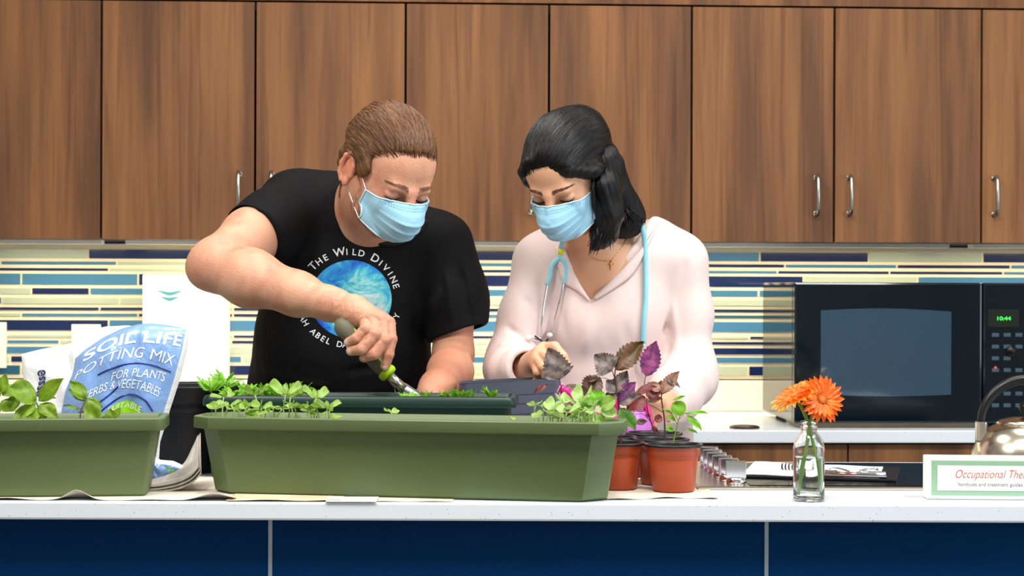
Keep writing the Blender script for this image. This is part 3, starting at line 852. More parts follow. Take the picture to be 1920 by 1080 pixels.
def leaf_grid(base, tip, width, face=(0, -1, .35), curl=.15, fold=.25, serr=0.0, shape='ovate', nv=11, nu=6, twist=0.0, ns=9):
    """leaf blade from base to tip; face: direction its upper side looks"""
    base = Vector(base); tip = Vector(tip); d = tip - base; L = d.length; d.normalize()
    f = Vector(face); f = (f - d * f.dot(d)).normalized(); s = d.cross(f)
    if serr: nv = ns * 3; width *= 1.12
    P = []
    for i in range(nv + 1):
        v = i / nv
        if shape == 'ovate': w = math.sin(PI * v ** .72) ** .85
        elif shape == 'round': w = math.sqrt(max(0, 1 - (2 * v - 1) ** 2)) ** .9
        elif shape == 'heart': w = min(1, (v / .16) ** .6) * (1 - v) ** .62 * 1.35 * (1 if v > .0 else 0)
        else: w = math.sin(PI * v) ** .7
        if serr and 0 < i < nv: w *= 1 + serr * ((i % 3) - 1) * .55
        w = max(w, .02)
        row = []
        for j in range(-nu, nu + 1):
            u = j / nu
            k = abs(u)
            off = fold * k * w * width * .5 - curl * L * (v - .0) ** 2 + .04 * L * math.sin(6 * v + 3 * u)
            row.append((base + d * (L * v + .06 * L * k * w * (1 if v < .8 else .4)) + s * (u * w * width / 2) + f * off)[:])
        P.append(row)
    return P
def leaf(parent, base, tip, width, m, name='leaf', org=(0, 0, 0), **kw):
    o_ = Vector(org); b = MB(); b.grid(leaf_grid(Vector(base) - o_, Vector(tip) - o_, width, **kw))
    return b.build(name, m, parent)
def bez(pts, n=8):
    """smooth line through points (Catmull-Rom)"""
    pts = [Vector(p) for p in pts]; out = []
    for i in range(len(pts) - 1):
        a = pts[max(i - 1, 0)]; b = pts[i]; c = pts[i + 1]; d = pts[min(i + 2, len(pts) - 1)]
        for k in range(n):
            t = k / n
            out.append(.5 * ((2 * b) + (c - a) * t + (2 * a - 5 * b + 4 * c - d) * t * t + (3 * b - a - 3 * c + d) * t ** 3))
    out.append(pts[-1]); return out

# ------------------------------------------------ seedlings
def seedling(kind, label, cat, loc, group, h=.03, s=.011, lm=L_seed, sd=0, n=2):
    r = random.Random(sd)
    t = thing(kind, label, cat, loc, r.uniform(0, 6.28), group)
    top = Vector((r.uniform(-.004, .004), r.uniform(-.003, .003), h))
    b = MB(); b.tube(bez([(0, 0, -.004), (r.uniform(-.002, .002), 0, h * .5), top], 4), [.0011] * 9, 6); b.build('stem', L_stem, t)
    for k in range(n):
        a = k * 2 * PI / n + r.uniform(-.3, .3)
        d = Vector((math.cos(a), math.sin(a), r.uniform(.15, .6))).normalized()
        st = top + d * .003
        b = MB(); b.grid(leaf_grid(st, st + d * s * r.uniform(1.0, 1.3), s * r.uniform(.75, .95), face=(0, -.5, 1), shape='round', curl=.12, nv=8, nu=4))
        b.tube([top, st + d * .001], .0008, 5, mi=0)
        b.build('leaf', lm, t)
    if n == 2 and h > .02:
        a = r.uniform(0, 6.28); d = Vector((math.cos(a), math.sin(a), 1.2)).normalized()
        b = MB(); b.grid(leaf_grid(top, top + d * s * .7, s * .45, face=(0, -.6, .6), nv=6, nu=3)); b.build('leaf', lm, t)
    return t
protos = {}
def seed_at(px, py_top, D, planter_z, label, group, kind='seedling', s=.011, lm=L_seed, idx=0, n=2):
    p = W(px, py_top, D); h = max(.006, p[2] - planter_z)
    key = (idx, lm.name, n)
    if key not in protos:
        protos[key] = (seedling(kind, label, 'seedling', (p[0], p[1], planter_z), group, h, s, lm, idx, n), h, s)
        return protos[key][0]
    t0, h0, s0 = protos[key]
    t = dup(t0, (p[0], p[1], planter_z), (0, 0, random.uniform(0, 6.28)), label)
    k = s / s0; t.scale = (k, k, h / h0); t['group'] = group
    return t
ZF = ZI + sF; gL = 'round-leaved seedlings at the left end of the long sage green trough'
labL = 'small round-leaved green seedling at the left end of the long sage green trough'
def yF(px, back=.5):   # distance of the soil at that column, back 0..1
    a = 2.725 + (2.622 - 2.725) * (px - 357) / 811.
    return a + .022 + .088 * back
for i, (px, py, bk) in enumerate([(404, 768, .2), (418, 745, .7), (425, 762, .4), (438, 770, .15), (448, 768, .6), (460, 764, .2), (474, 770, .4), (483, 742, .8), (490, 764, .3), (470, 783, .1), (478, 778, .2), (514, 766, .5), (522, 768, .8), (497, 773, .7),
                                 (541, 745, .6), (533, 740, .3), (549, 760, .2), (556, 766, .5), (577, 767, .3), (585, 772, .6), (590, 747, .5), (597, 765, .3), (594, 778, .5), (617, 770, .4), (623, 784, .2), (612, 764, .7)]):
    seed_at(px, py, yF(px, bk), ZF, labL, gL, idx=i % 5, s=.0165 if i % 3 else .0195)
for i, (px, py, bk, lb) in enumerate([(733, 776, .5, 'lone round-leaved seedling in the middle of the long sage green trough'), (712, 792, .1, 'tiny flat seedling just left of the lone seedling in the long trough'), (770, 795, .2, 'tiny flat seedling first to the right of the lone seedling in the long trough'), (790, 794, .1, 'tiny flat seedling second to the right of the lone seedling in the long trough'), (846, 795, .3, 'tiny flat seedling in the bare middle of the long sage green trough'), (959, 788, .4, 'small dark green sprout right of the bare soil in the long sage green trough')]):
    seed_at(px, py, yF(px, bk), ZF, lb, 'scattered sprouts in the middle of the long trough', idx=i % 5, s=.014 if i == 0 else .009)
gR = 'pale seedlings crowded at the right end of the long sage green trough'
labR = 'small pale round-leaved seedling at the right end of the long sage green trough'
for i, (px, py, bk) in enumerate([(1003, 763, .5), (1009, 785, .2), (1018, 765, .6), (1024, 778, .3), (1033, 764, .5), (1037, 770, .2), (1043, 785, .3), (1047, 756, .7), (1052, 782, .5), (1060, 775, .3), (1072, 768, .4), (1078, 760, .6), (1083, 775, .2), (1090, 756, .5), (1096, 770, .3), (1100, 762, .6), (1104, 778, .2), (1066, 786, .2), (1112, 772, .4), (1118, 762, .6), (1088, 785, .3)]):
    seed_at(px, py, yF(px, bk), ZF, labR, gR, idx=5 + i % 4, s=.019 if i % 2 else .015, lm=L_seed2)

# ------------------------------------------------ feathery marigold-like plants in the dark trough
def feather(base, tip, face, n=5, w=.012):
    base = Vector(base); tip = Vector(tip); d = tip - base; L = d.length; d.normalize()
    f = Vector(face); f = (f - d * f.dot(d)).normalized(); s = d.cross(f)
    b = MB(); b.tube([base, base + d * L * .5 + f * .002, tip], .0006, 5)
    for k in range(n):
        v = .25 + .7 * k / n
        c = base + d * L * v
        for q in (-1, 1):
            e = c + (s * q * .8 + d * .75).normalized() * w * (1 - .45 * abs(v - .5))
            b.grid(leaf_grid(c, e, w * .36, face=f, nv=4, nu=2, fold=.1))
    b.grid(leaf_grid(tip - d * .003, tip + d * w * .8, w * .36, face=f, nv=4, nu=2, fold=.1))
    return b
ZD = ZI + sD
def yD(bk): return 2.955 + .02 + .085 * bk
fproto = {}
def mari_at(px, py, bk, spread, label, group, idx):
    p = W(px, py, yD(bk)); h = max(.008, p[2] - ZD)
    if idx not in fproto:
        r = random.Random(50 + idx); t = thing('marigold_seedling', label, 'seedling', (p[0], p[1], ZD), 0, group)
        b = MB(); b.tube(bez([(0, 0, -.003), (.001, 0, h * .4), (0, 0, h * .7)], 4), .0011, 6); b.build('stem', L_gstem, t)
        for k in range(6):
            a = k * PI / 3 + r.uniform(-.3, .3); z0 = h * r.uniform(.35, .7)
            tp = Vector((math.cos(a) * spread, math.sin(a) * spread * .7, h * r.uniform(.7, 1.05)))
            feather((0, 0, z0), tp, (0, -.5, 1)).build('leaf', L_mari, t)
        fproto[idx] = (t, h, spread); return t
    t0, h0, s0 = fproto[idx]
    t = dup(t0, (p[0], p[1], ZD), (0, 0, random.uniform(0, 6.28)), label); k = spread / s0; t.scale = (k, k, max(h / h0, .45)); t['group'] = group
    return t
gM = 'feathery green seedlings at the left end of the dark green trough'
for i, (px, py, bk, sp, lb) in enumerate([(396, 712, .3, .020, 'feathery seedling at the far left end of the dark green trough'), (424, 702, .6, .022, 'tallest feathery seedling, beside the black nursery pot'),
    (436, 730, .2, .018, None), (463, 722, .5, .018, 'feathery seedling with a gap on its left in the dark green trough'), (496, 722, .4, .020, None), (512, 730, .7, .018, None), (530, 732, .3, .018, None),
    (548, 722, .5, .018, None), (562, 726, .3, .018, None), (580, 728, .6, .018, None), (594, 732, .4, .016, None), (478, 736, .2, .014, None)]):
    mari_at(px, py, bk, sp, lb or 'bushy feathery green seedling in the row at the left of the dark green trough', gM, i % 3)
for i, (px, py, sp, lb) in enumerate([(766, 738, .014, 'feathery seedling at the tip of the trowel blade'), (800, 736, .010, 'feathery seedling just right of the trowel blade'), (838, 737, .014, 'low feathery seedling in front of the man\'s left forearm'), (864, 732, .016, 'feathery seedling right of the man\'s left forearm'), (884, 737, .008, 'smallest feathery sprout at the right of the dark green trough'), (917, 730, .014, 'feathery seedling at the right end of the dark green trough')]):
    mari_at(px, py, .15, sp, lb, 'feathery seedlings in the right half of the dark green trough', i % 3)

# ------------------------------------------------ leafy plants in the left trough
def plant(kind, label, cat, basep, stems, leaves, sm, group=None):
    """stems: list of ([(px,py,D)...], r); leaves: (base(px,py,D), tip, width m, mat, kw)"""
    org = Vector(basep)
    t = thing(kind, label, cat, org, 0, group)
    for pts, r in stems:
        P = bez([Vector(W(*p)) - org for p in pts], 6)
        b = MB(); n = len(P); b.tube(P, [r * (1 - .45 * i / n) for i in range(n)], 7); b.build('stem', sm, t)
    for (bp_, tp_, w, m, kw) in leaves:
        leaf(t, W(*bp_), W(*tp_), w, m, org=org, **kw)
    return t
ZL = ZI + sL
def soilpt(px, D, z):
    p = W(px, 700, D); return (p[0], p[1], z)
d = 2.70
q = soilpt(78, d, ZL)
plant('basil_plant', 'bushy basil plant at the left of the left trough, half hiding the white bag', 'plant', q,
      [([(78, 792, d), (74, 768, d), (64, 748, d)], .0022), ([(74, 770, d), (40, 750, d - .01), (25, 735, d - .01)], .0014)],
      [((72, 752, d), (116, 709, d - .01), 0.0273, L_basil, dict(face=(.2, -1, .6), curl=.1)),
       ((68, 752, d), (22, 722, d - .02), 0.0390, L_basil, dict(face=(0, -1, .9), curl=.12, shape='round')),
       ((76, 757, d), (104, 778, d - .03), 0.0247, L_basil, dict(face=(0, -1, .8), curl=.25)),
       ((66, 757, d), (22, 788, d - .03), 0.0260, L_basil, dict(face=(-.4, -1, .4), curl=.2)),
       ((74, 765, d), (52, 792, d - .03), 0.0221, L_basil, dict(face=(0, -1, .5))),
       ((76, 748, d), (105, 743, d + .01), 0.0143, L_basil, dict(face=(0, -.6, 1))),
       ((40, 750, d), (4, 766, d + .01), 0.0260, L_basil, dict(face=(0, -1, .5))),
       ((76, 765, d), (80, 792, d + .01), 0.0182, L_basil, dict(face=(0, -1, .3))),
       ((60, 745, d), (44, 710, d + .02), 0.0156, L_basil, dict(face=(-.2, -1, .4)))], L_gstem)
q = soilpt(-6, d, ZL)
plant('basil_plant', 'basil plant cut off by the left edge of the picture', 'plant', q,
      [([(-6, 790, d), (-6, 760, d), (2, 735, d)], .0022)],
      [((2, 738, d), (10, 700, d), 0.0182, L_basil, dict(face=(0, -1, .4))), ((4, 742, d), (40, 722, d + .02), 0.0260, L_basil, dict(face=(0, -1, .8))),
       ((0, 745, d), (-40, 728, d), 0.0312, L_basil, dict(face=(0, -1, .8))), ((2, 752, d), (26, 770, d), 0.0234, L_basil, dict(face=(0, -1, .6))), ((0, 755, d), (-22, 785, d), 0.0234, L_basil, dict(face=(0, -1, .6)))], L_gstem)
q = soilpt(150, d, ZL)
plant('pepper_plant', 'slim seedling with a large drooping leaf beside the basil in the left trough', 'plant', q,
      [([(150, 792, d), (152, 770, d), (163, 746, d)], .0013), ([(152, 768, d), (148, 764, d), (143, 762, d)], .0007)],
      [((162, 749, d), (132, 713, d), 0.0221, L_basil, dict(face=(.3, -1, .5), curl=.1)), ((159, 752, d), (128, 727, d + .01), 0.0130, L_basil, dict(face=(.2, -1, .6))),
       ((166, 748, d), (182, 792, d - .01), 0.0273, L_basil, dict(face=(0, -1, .1), curl=-.1, shape='round')), ((147, 768, d), (119, 757, d), 0.0078, L_basil, dict(face=(0, -.8, 1))),
       ((166, 746, d), (196, 758, d + .02), 0.0156, L_basil, dict(face=(0, -.7, 1), curl=.2))], mat('red_brown_stem', (130, 84, 50), .5))
q = soilpt(207, d, ZL)
plant('pepper_plant', 'smallest leafy sprout at the right end of the left trough', 'plant', q,
      [([(209, 792, d), (209, 786, d)], .0013), ([(209, 788, d), (215, 780, d)], .0012)],
      [((209, 790, d), (206, 766, d), 0.0182, L_basil, dict(face=(0, -1, .2))), ((212, 784, d), (226, 764, d), 0.0117, L_basil, dict(face=(0, -1, .3))), ((209, 790, d), (190, 782, d), 0.0130, L_basil, dict(face=(0, -1, .5)))], L_gstem)

# ------------------------------------------------ terracotta-coloured pots and their plants
M_terra = mat('terracotta_plastic', (176, 72, 34), .38, var=.06, vscale=12)
M_terrad = mat('black_inner_plastic', (20, 20, 24), .35)
gP = 'small terracotta-coloured nursery pots with black rims'
def tpot(px, D, label, r1=.0455, H=.0745, r0=.0335):
    x = W(px, 830, D)[0]
    t = round_pot('flower_pot', label, (x, D), r0, r1, H, M_terra, z0=ZI + .0012, group=gP, lines=(H - .022,), rimh=.004, soil=H - .010, rimm=M_terrad)
    return t, (x, D, ZI + H - .006)
tp = 'terracotta-coloured pot '
P1, q1 = tpot(1263, 2.805, tp + 'at the front right holding the bright green seedling')
P2, q2 = tpot(1156, 2.835, tp + 'touching the right end of the long sage green trough')
PA, qA = tpot(1240, 2.905, tp + 'directly behind the front right pot')
PB, qB = tpot(1226, 3.025, tp + 'furthest back in the cluster of pots', .048)
PC, qC = tpot(1142, 2.945, tp + 'second row, behind the pot touching the long trough')
d = 2.80
q = q1
plant('bright_green_seedling', 'bright green seedling in the front right terracotta-coloured pot', 'plant', q,
      [([(1262, 832, d), (1268, 805, d), (1275, 778, d)], .0013), ([(1272, 790, d), (1262, 765, d), (1268, 752, d)], .0007), ([(1270, 795, d), (1258, 775, d), (1242, 766, d)], .0006), ([(1273, 786, d), (1285, 775, d), (1292, 778, d)], .0007), ([(1264, 822, d), (1280, 808, d), (1290, 803, d)], .0005)],
      [((1276, 780, d), (1268, 752, d), .025, L_bright, dict(face=(0, -1, .5), shape='round')),
       ((1286, 775, d), (1326, 770, d - .01), .009, L_bright, dict(face=(0, -.7, 1))),
       ((1288, 779, d), (1316, 806, d - .01), .014, L_bright, dict(face=(.4, -1, .5), curl=.05)),
       ((1262, 750, d), (1285, 741, d), .006, L_bright, dict(face=(0, -1, .8))),
       ((1252, 780, d), (1268, 789, d), .009, L_bright, dict(face=(0, -1, .6))),
       ((1249, 798, d), (1263, 809, d), .010, L_bright, dict(face=(0, -1, .4))),
       ((1289, 803, d), (1309, 811, d), .006, L_bright, dict(face=(0, -1, .8))),
       ((1242, 766, d), (1262, 775, d), .006, L_bright, dict(face=(0, -1, .6)))], L_gstem)
K = dict(serr=.17)
d = 2.905
plant('perilla_plant', 'tall purple perilla with a magenta leaf, directly behind the bright green seedling', 'plant', qA,
      [([(1246, 835, d), (1246, 790, d), (1240, 745, d), (1243, 735, d)], .0016), ([(1242, 748, d), (1222, 735, d), (1209, 722, d), (1211, 704, d)], .0010), ([(1246, 775, d), (1225, 762, d), (1212, 756, d)], .0007)],
      [((1211, 706, d), (1232, 639, d), .031, L_pur, dict(face=(-.3, -1, .2), curl=-.05, **K)),
       ((1192, 738, d - .02), (1230, 722, d - .02), .020, L_mar, dict(face=(0, -.6, 1), curl=.1, **K)),
       ((1211, 742, d), (1241, 731, d), .021, L_mar, dict(face=(0, -1, .6), **K)),
       ((1240, 738, d), (1272, 694, d), .021, L_tan, dict(face=(-.3, -1, .6), **K)),
       ((1238, 733, d), (1216, 716, d), .016, L_tan, dict(face=(0, -1, .8), **K)),
       ((1250, 711, d), (1277, 724, d), .011, L_perg, dict(face=(0, -.8, 1), **K)),
       ((1212, 752, d), (1240, 746, d), .013, L_tan, dict(face=(0, -1, .8), **K)),
       ((1241, 740, d + .01), (1240, 712, d + .02), .018, L_mar, dict(face=(0, -1, .3), **K))], L_dstem)
d = 3.0
plant('perilla_plant', 'maroon perilla with small leaves in the furthest back pot', 'plant', qB,
      [([(1232, 818, d), (1222, 795, d), (1214, 768, d), (1212, 745, d)], .0014), ([(1222, 795, d), (1228, 786, d), (1234, 784, d)], .0007), ([(1221, 792, d), (1205, 776, d), (1192, 778, d)], .0006)],
      [((1210, 744, d), (1174, 768, d), .030, L_mar, dict(face=(-.2, -1, .5), curl=.1, **K)),
       ((1227, 788, d), (1242, 783, d), .015, L_mar, dict(face=(0, -1, .3), shape='round')),
       ((1192, 793, d), (1214, 789, d), .012, L_per, dict(face=(0, -1, .5))),
       ((1222, 800, d), (1234, 812, d), .010, L_mar, dict(face=(0, -1, .3))),
       ((1209, 779, d), (1221, 780, d), .007, L_mar, dict(face=(0, -1, .3))),
       ((1246, 789, d), (1257, 792, d), .009, L_tan, dict(face=(0, -1, .5)))], L_dstem)
d = 2.835
plant('perilla_plant', 'tallest brown perilla, in the pot touching the long sage green trough', 'plant', q2,
      [([(1164, 836, d), (1162, 790, d), (1158, 745, d), (1153, 708, d), (1154, 690, d)], .0017), ([(1153, 712, d), (1149, 698, d), (1146, 690, d)], .0009), ([(1155, 720, d), (1138, 710, d), (1126, 709, d)], .0006)],
      [((1147, 696, d), (1116, 664, d), .036, L_perg, dict(face=(.1, -1, .3), curl=.12, shape='heart', **K)),
       ((1154, 694, d), (1206, 638, d), .034, L_olive, dict(face=(-.3, -1, .5), curl=.10, **K)),
       ((1155, 737, d), (1175, 694, d), .024, L_perg, dict(face=(-.2, -1, .4), **K)),
       ((1156, 735, d), (1138, 712, d), .024, L_perg, dict(face=(0, -1, .6), **K)),
       ((1126, 708, d), (1094, 742, d), .034, L_per, dict(face=(0, -1, .7), curl=.1, **K)),
       ((1122, 710, d), (1100, 712, d + .01), .018, L_olive, dict(face=(0, -.7, 1), **K)),
       ((1160, 752, d), (1190, 716, d - .01), .026, L_pur, dict(face=(-.2, -1, .4), **K)),
       ((1160, 756, d), (1200, 737, d - .02), .022, L_perg, dict(face=(0, -1, .8), **K)),
       ((1158, 740, d), (1130, 752, d), .020, L_per, dict(face=(0, -1, .6), **K)),
       ((1162, 765, d), (1192, 806, d - .01), .024, leafmat('green_perilla_leaf', (74, 130, 34), (96, 150, 50), trans=.3), dict(face=(.3, -1, .5), curl=.05, **K))], L_dstem)
d = 2.93
plant('perilla_plant', 'perilla with a large purple-grey leaf in front of the woman\'s hand, in the second-row pot', 'plant', qC,
      [([(1136, 830, d), (1100, 800, d), (1060, 770, d), (1053, 745, d), (1053, 720, d)], .0013), ([(1053, 735, d), (1050, 715, d), (1049, 708, d)], .0008), ([(1053, 730, d), (1038, 722, d), (1026, 722, d)], .0006), ([(1056, 728, d), (1075, 724, d)], .0006), ([(1058, 768, d), (1066, 762, d)], .0006)],
      [((1050, 712, d), (1029, 652, d), .040, L_perg, dict(face=(.1, -1, .2), curl=.04, shape='heart', **K)),
       ((1026, 722, d), (1000, 734, d), .012, L_mar, dict(face=(0, -.8, 1), **K)),
       ((1060, 724, d), (1092, 729, d), .014, L_per, dict(face=(0, -.8, 1), **K)),
       ((1056, 760, d), (1076, 772, d), .018, L_per, dict(face=(0, -1, .5), **K)),
       ((1058, 764, d), (1068, 785, d), .014, L_olive, dict(face=(0, -1, .5), **K)),
       ((1118, 740, d), (1080, 728, d), .020, L_olive, dict(face=(0, -1, .8), **K))], L_dstem)
# loose light green leafy plant standing up behind the right end of the long trough
d = 2.79
q = soilpt(1110, 2.70, ZF)
plant('lettuce_seedling', 'light green broad-leaved plant at the right end of the long trough', 'plant', q,
      [([(1112, 792, 2.70), (1114, 770, 2.71), (1120, 750, 2.71)], .0014), ([(1078, 792, 2.70), (1090, 778, 2.70), (1108, 768, 2.70)], .0012)],
      [((1122, 752, 2.71), (1110, 732, 2.71), .024, L_bright, dict(face=(0, -1, .5))), ((1108, 770, 2.70), (1084, 748, 2.70), .026, L_seed, dict(face=(0, -1, .5), shape='round')),
       ((1124, 765, 2.71), (1152, 748, 2.70), .024, L_seed, dict(face=(0, -1, .6), shape='round')), ((1126, 768, 2.71), (1156, 776, 2.70), .020, L_seed2, dict(face=(0, -1, .6), shape='round')),
       ((1118, 776, 2.71), (1128, 792, 2.70), .018, L_seed, dict(face=(0, -1, .4), shape='round')), ((1112, 776, 2.71), (1096, 790, 2.70), .020, L_seed2, dict(face=(0, -1, .5), shape='round')),
       ((1118, 752, 2.71), (1134, 734, 2.72), .020, L_bright, dict(face=(.2, -1, .4))), ((1090, 778, 2.70), (1074, 760, 2.70), .016, L_seed2, dict(face=(0, -1, .6), shape='round'))], L_stem)
q = W(1112, 790, 2.86)
b = MB(); a = Vector(W(1116, 770, 2.90)); e = Vector(W(1136, 690, 2.90))
# ------------------------------------------------ pink watering can
M_pink = mat('pink_plastic', (226, 40, 140), .3, trans=.15); M_lilac = mat('lilac_plastic', (208, 120, 214), .25, trans=.3)
wc = thing('watering_can', 'pink and lilac plastic watering can behind the potted perilla plants', 'watering can', (W(1185, 800, 3.14)[0], 3.14, ZI))
o_ = Vector((W(1185, 800, 3.14)[0], 3.14, ZI))
m = MB(); pr = [(.034, 0), (.038, .004), (.041, .03), (.040, .062), (.034, .085), (.026, .098), (.024, .104), (.022, .104), (.024, .096), (.032, .082), (.038, .06), (.039, .03), (.036, .006)]
m.lathe(pr, n=36); m.build('body', M_lilac, wc)
sp = bez([Vector(W(1150, 790, 3.10)) - o_, Vector(W(1110, 782, 3.05)) - o_, Vector(W(1078, 758, 3.02)) - o_, Vector(W(1064, 737, 3.0)) - o_, Vector(W(1050, 727, 3.0)) - o_], 6)
n = len(sp); m = MB(); m.tube(sp, [.0125 - .0055 * i / n for i in range(n)], 14)
m.build('spout', M_pink, wc)
m = MB(); tdir = (sp[-1] - sp[-2]).normalized()
m.lathe([(.0095, -.001), (.0098, .001), (.0075, .0016), (.0052, .0010), (.005, -.002)], sp[-1], 20, axis=tdir); m.build('spout_rim', mat('pale_pink_plastic', (250, 150, 205), .3), wc)
m = MB(); m.tube(bez([(-.02, 0, .098), (-.028, -.005, .118), (-.006, -.005, .128), (.024, 0, .112), (.036, 0, .07)], 6), .006, 10); m.build('handle', M_pink, wc)

# ------------------------------------------------ trowel later (in the man's hand)
# ------------------------------------------------ bottle with gerberas
M_glassb = mat('bottle_glass', (255, 255, 255), .02, trans=1.0, ior=1.5)
M_water = mat('water', (235, 245, 240), .0, trans=1.0, ior=1.33)
bc = W(1516.5, 900, 2.685)
bt = thing('glass_bottle', 'small clear glass bottle of water holding two orange gerberas', 'bottle', (bc[0], bc[1], ZT))
bt.location.z = ZI
m = MB()
prof = [(.0195, .0), (.0225, .0008), (.0238, .004), (.0240, .03), (.0240, .078), (.0225, .088), (.0170, .098), (.0128, .1035), (.0118, .107), (.0118, .110), (.0128, .111), (.0128, .1135), (.0118, .1145), (.0118, .117), (.0126, .118), (.0126, .121), (.0112, .122),
        (.0100, .121), (.0098, .107), (.0112, .103), (.0155, .097), (.0210, .087), (.0222, .078), (.0222, .03), (.0220, .006), (.0190, .004), (.0001, .005)]
m.lathe(prof, n=48); m.build('bottle', M_glassb, bt)
m = MB(); m.lathe([(.0001, .0051), (.0188, .0044), (.02185, .0062), (.02205, .03), (.02205, .066), (.0220, .0672), (.0001, .0668)], n=48, capb=False, capt=False); m.build('water', M_water, bt)
M_pet = leafmat('orange_petal', (250, 104, 16), (255, 140, 40), trans=.3); M_pet2 = leafmat('yellow_orange_petal', (252, 160, 24), (255, 190, 60), trans=.3)
def gerbera(label, c, face, R_, stem_pts, mi, seed, org):
    r = random.Random(seed)
    t = thing('gerbera', label, 'flower', org)
    o_ = Vector(org); c = Vector(c) - o_; f = Vector(face).normalized()
    a = f.orthogonal().normalized(); b2 = f.cross(a)
    P = bez([Vector(p) - o_ for p in stem_pts] + [c - f * .006], 6)
    m = MB(); m.tube(P, .0027, 10); m.build('stem', mat('gerbera_stem', (128, 176, 70), .5), t)
    for ringi, (n, rr, lift, w) in enumerate(((24, R_, .10, .0086), (20, R_ * .84, .26, .0076))):
        m = MB()
        for k in range(n):
            q = 2 * PI * k / n + ringi * .12 + r.uniform(-.05, .05)
            d = (a * math.cos(q) + b2 * math.sin(q)); d = (d + f * (lift + r.uniform(-.08, .08))).normalized()
            m.grid(leaf_grid(c + d * .006 + f * .001 * ringi, c + d * rr * r.uniform(.92, 1.05) + f * .001 * ringi, w, face=f, shape='long', curl=r.uniform(.0, .12), nv=7, nu=2, fold=.15))
        m.build('petals', mi[ringi], t)
    m = MB(); m.sphere(c + f * .002, (.0075, .0075, .0035), R=Vector((0, 0, 1)).rotation_difference(f).to_matrix()); 
    for k in range(60):
        q = k * 2.4; rr = .0072 * math.sqrt(k / 60)
        m.sphere(c + f * .0048 + (a * math.cos(q) + b2 * math.sin(q)) * rr, .0008, seg=6)
    m.build('flower_centre', mat('flower_centre', (214, 120, 40), .7), t)
    m = MB(); m.lathe([(.002, -.008), (.006, -.004), (.0085, 0)], c - f * .001, 14, axis=f); m.build('sepals', mat('sepals', (96, 130, 60), .6), t)
D_ = 2.685
gb = (bc[0], bc[1], ZI)
gerbera('orange gerbera facing forward in the glass bottle', W(1540, 749, D_ - .005), (.28, -.9, .28), .038, [(bc[0] - .014, bc[1] - .002, ZI + .010), W(1508, 870, D_), W(1518, 800, D_), W(1528, 765, D_)], (M_pet, M_pet), 1, gb)
gerbera('yellow-orange gerbera seen from the side at the left of the glass bottle', W(1492, 744, D_ + .01), (-.50, -.22, .82), .040, [(bc[0] + .015, bc[1] + .002, ZI + .010), W(1528, 850, D_), W(1517, 800, D_), W(1506, 770, D_)], (M_pet2, M_pet), 2, gb)

# ------------------------------------------------ box sign
bx0 = W(1741, 900, 2.70); 
sgn = thing('boxed_card_set', 'pale green and white box lettered in red script at the right edge', 'box', (bx0[0] + .12, 2.72, ZI), math.radians(-3))
Hs = .0655
m = MB(); m.box(-.12, .12, -.016, .016, 0, Hs, 0, .0015); m.build('box', mat('white_card', (236, 236, 228), .5), sgn)
m = MB(); m.box(-.1125, .118, -.0166, -.0155, .006, Hs - .006); pg = m.build('green_panel', mat('mint_print', (146, 182, 150), .5), sgn)
m = MB(); m.box(-.1035, .112, -.0172, -.0160, .0135, Hs - .0135); pw = m.build('title_panel', mat('white_print', (232, 232, 226), .5), sgn)
vs, fs = text2d('Occupational Therapy', .0185, .35, -.0002)
w_ = max(v[0] for v in vs) - min(v[0] for v in vs)
m = MB(); m.add([(x * .128 / w_ * 1.0 - .014, -.0175, y + .033) for x, y in vs], fs); m.build('title', mat('red_print', (206, 84, 72), .6), sgn)
vs, fs = text2d('handouts and treatment guides for physical rehabilitation', .0085, 0, 0)
w_ = max(v[0] for v in vs) - min(v[0] for v in vs)
m = MB(); m.add([(x * .180 / w_ + .018, -.0175, y + .0205) for x, y in vs], fs); m.build('subtitle', mat('grey_print', (120, 116, 112), .6), sgn)

# ------------------------------------------------ cooktop, knobs
cx0 = W(1308, 915, 2.835)[0]; cx1 = 1.12
ck = thing('cooktop', 'steel-edged black glass cooktop with a row of chrome knobs', 'cooktop', ((cx0 + cx1) / 2, 2.83, ZT))
w = (cx1 - cx0) / 2
m = MB(); m.box(-w, w, 0, .40, .0003, .0055, 0, .002); m.build('frame', mat('satin_steel', (196, 188, 172), .25, 1.0), ck)
gx_ = W(1420, 900, 2.85)[0] - (cx0 + cx1) / 2
m = MB(); m.box(-w + .085, w - .012, .012, .388, .0050, .0068, 0, .0008); m.build('glass_top', mat('black_glass', (8, 8, 10), .2, spec=.3), ck)
M_knob = mat('knob_chrome', (225, 225, 228), .12, 1.0)
kp = []
for i in range(6):
    px = [1380, 1366, 1354, 1344, 1336, 1329][i]; D = [2.88, 2.925, 2.975, 3.03, 3.085, 3.14][i]
    x = W(px, 880, D)[0] - (cx0 + cx1) / 2; y = D - 2.83
    m = MB(); m.lathe([(.0155, 0), (.016, .003), (.0145, .008), (.0125, .0095)], (x, y, .0056), 28)
    m.box(x - .0165, x + .0165, y - .0045, y + .0045, .0130, .0420, 0, .0015); 
    k = m.build('knob', M_knob, ck)
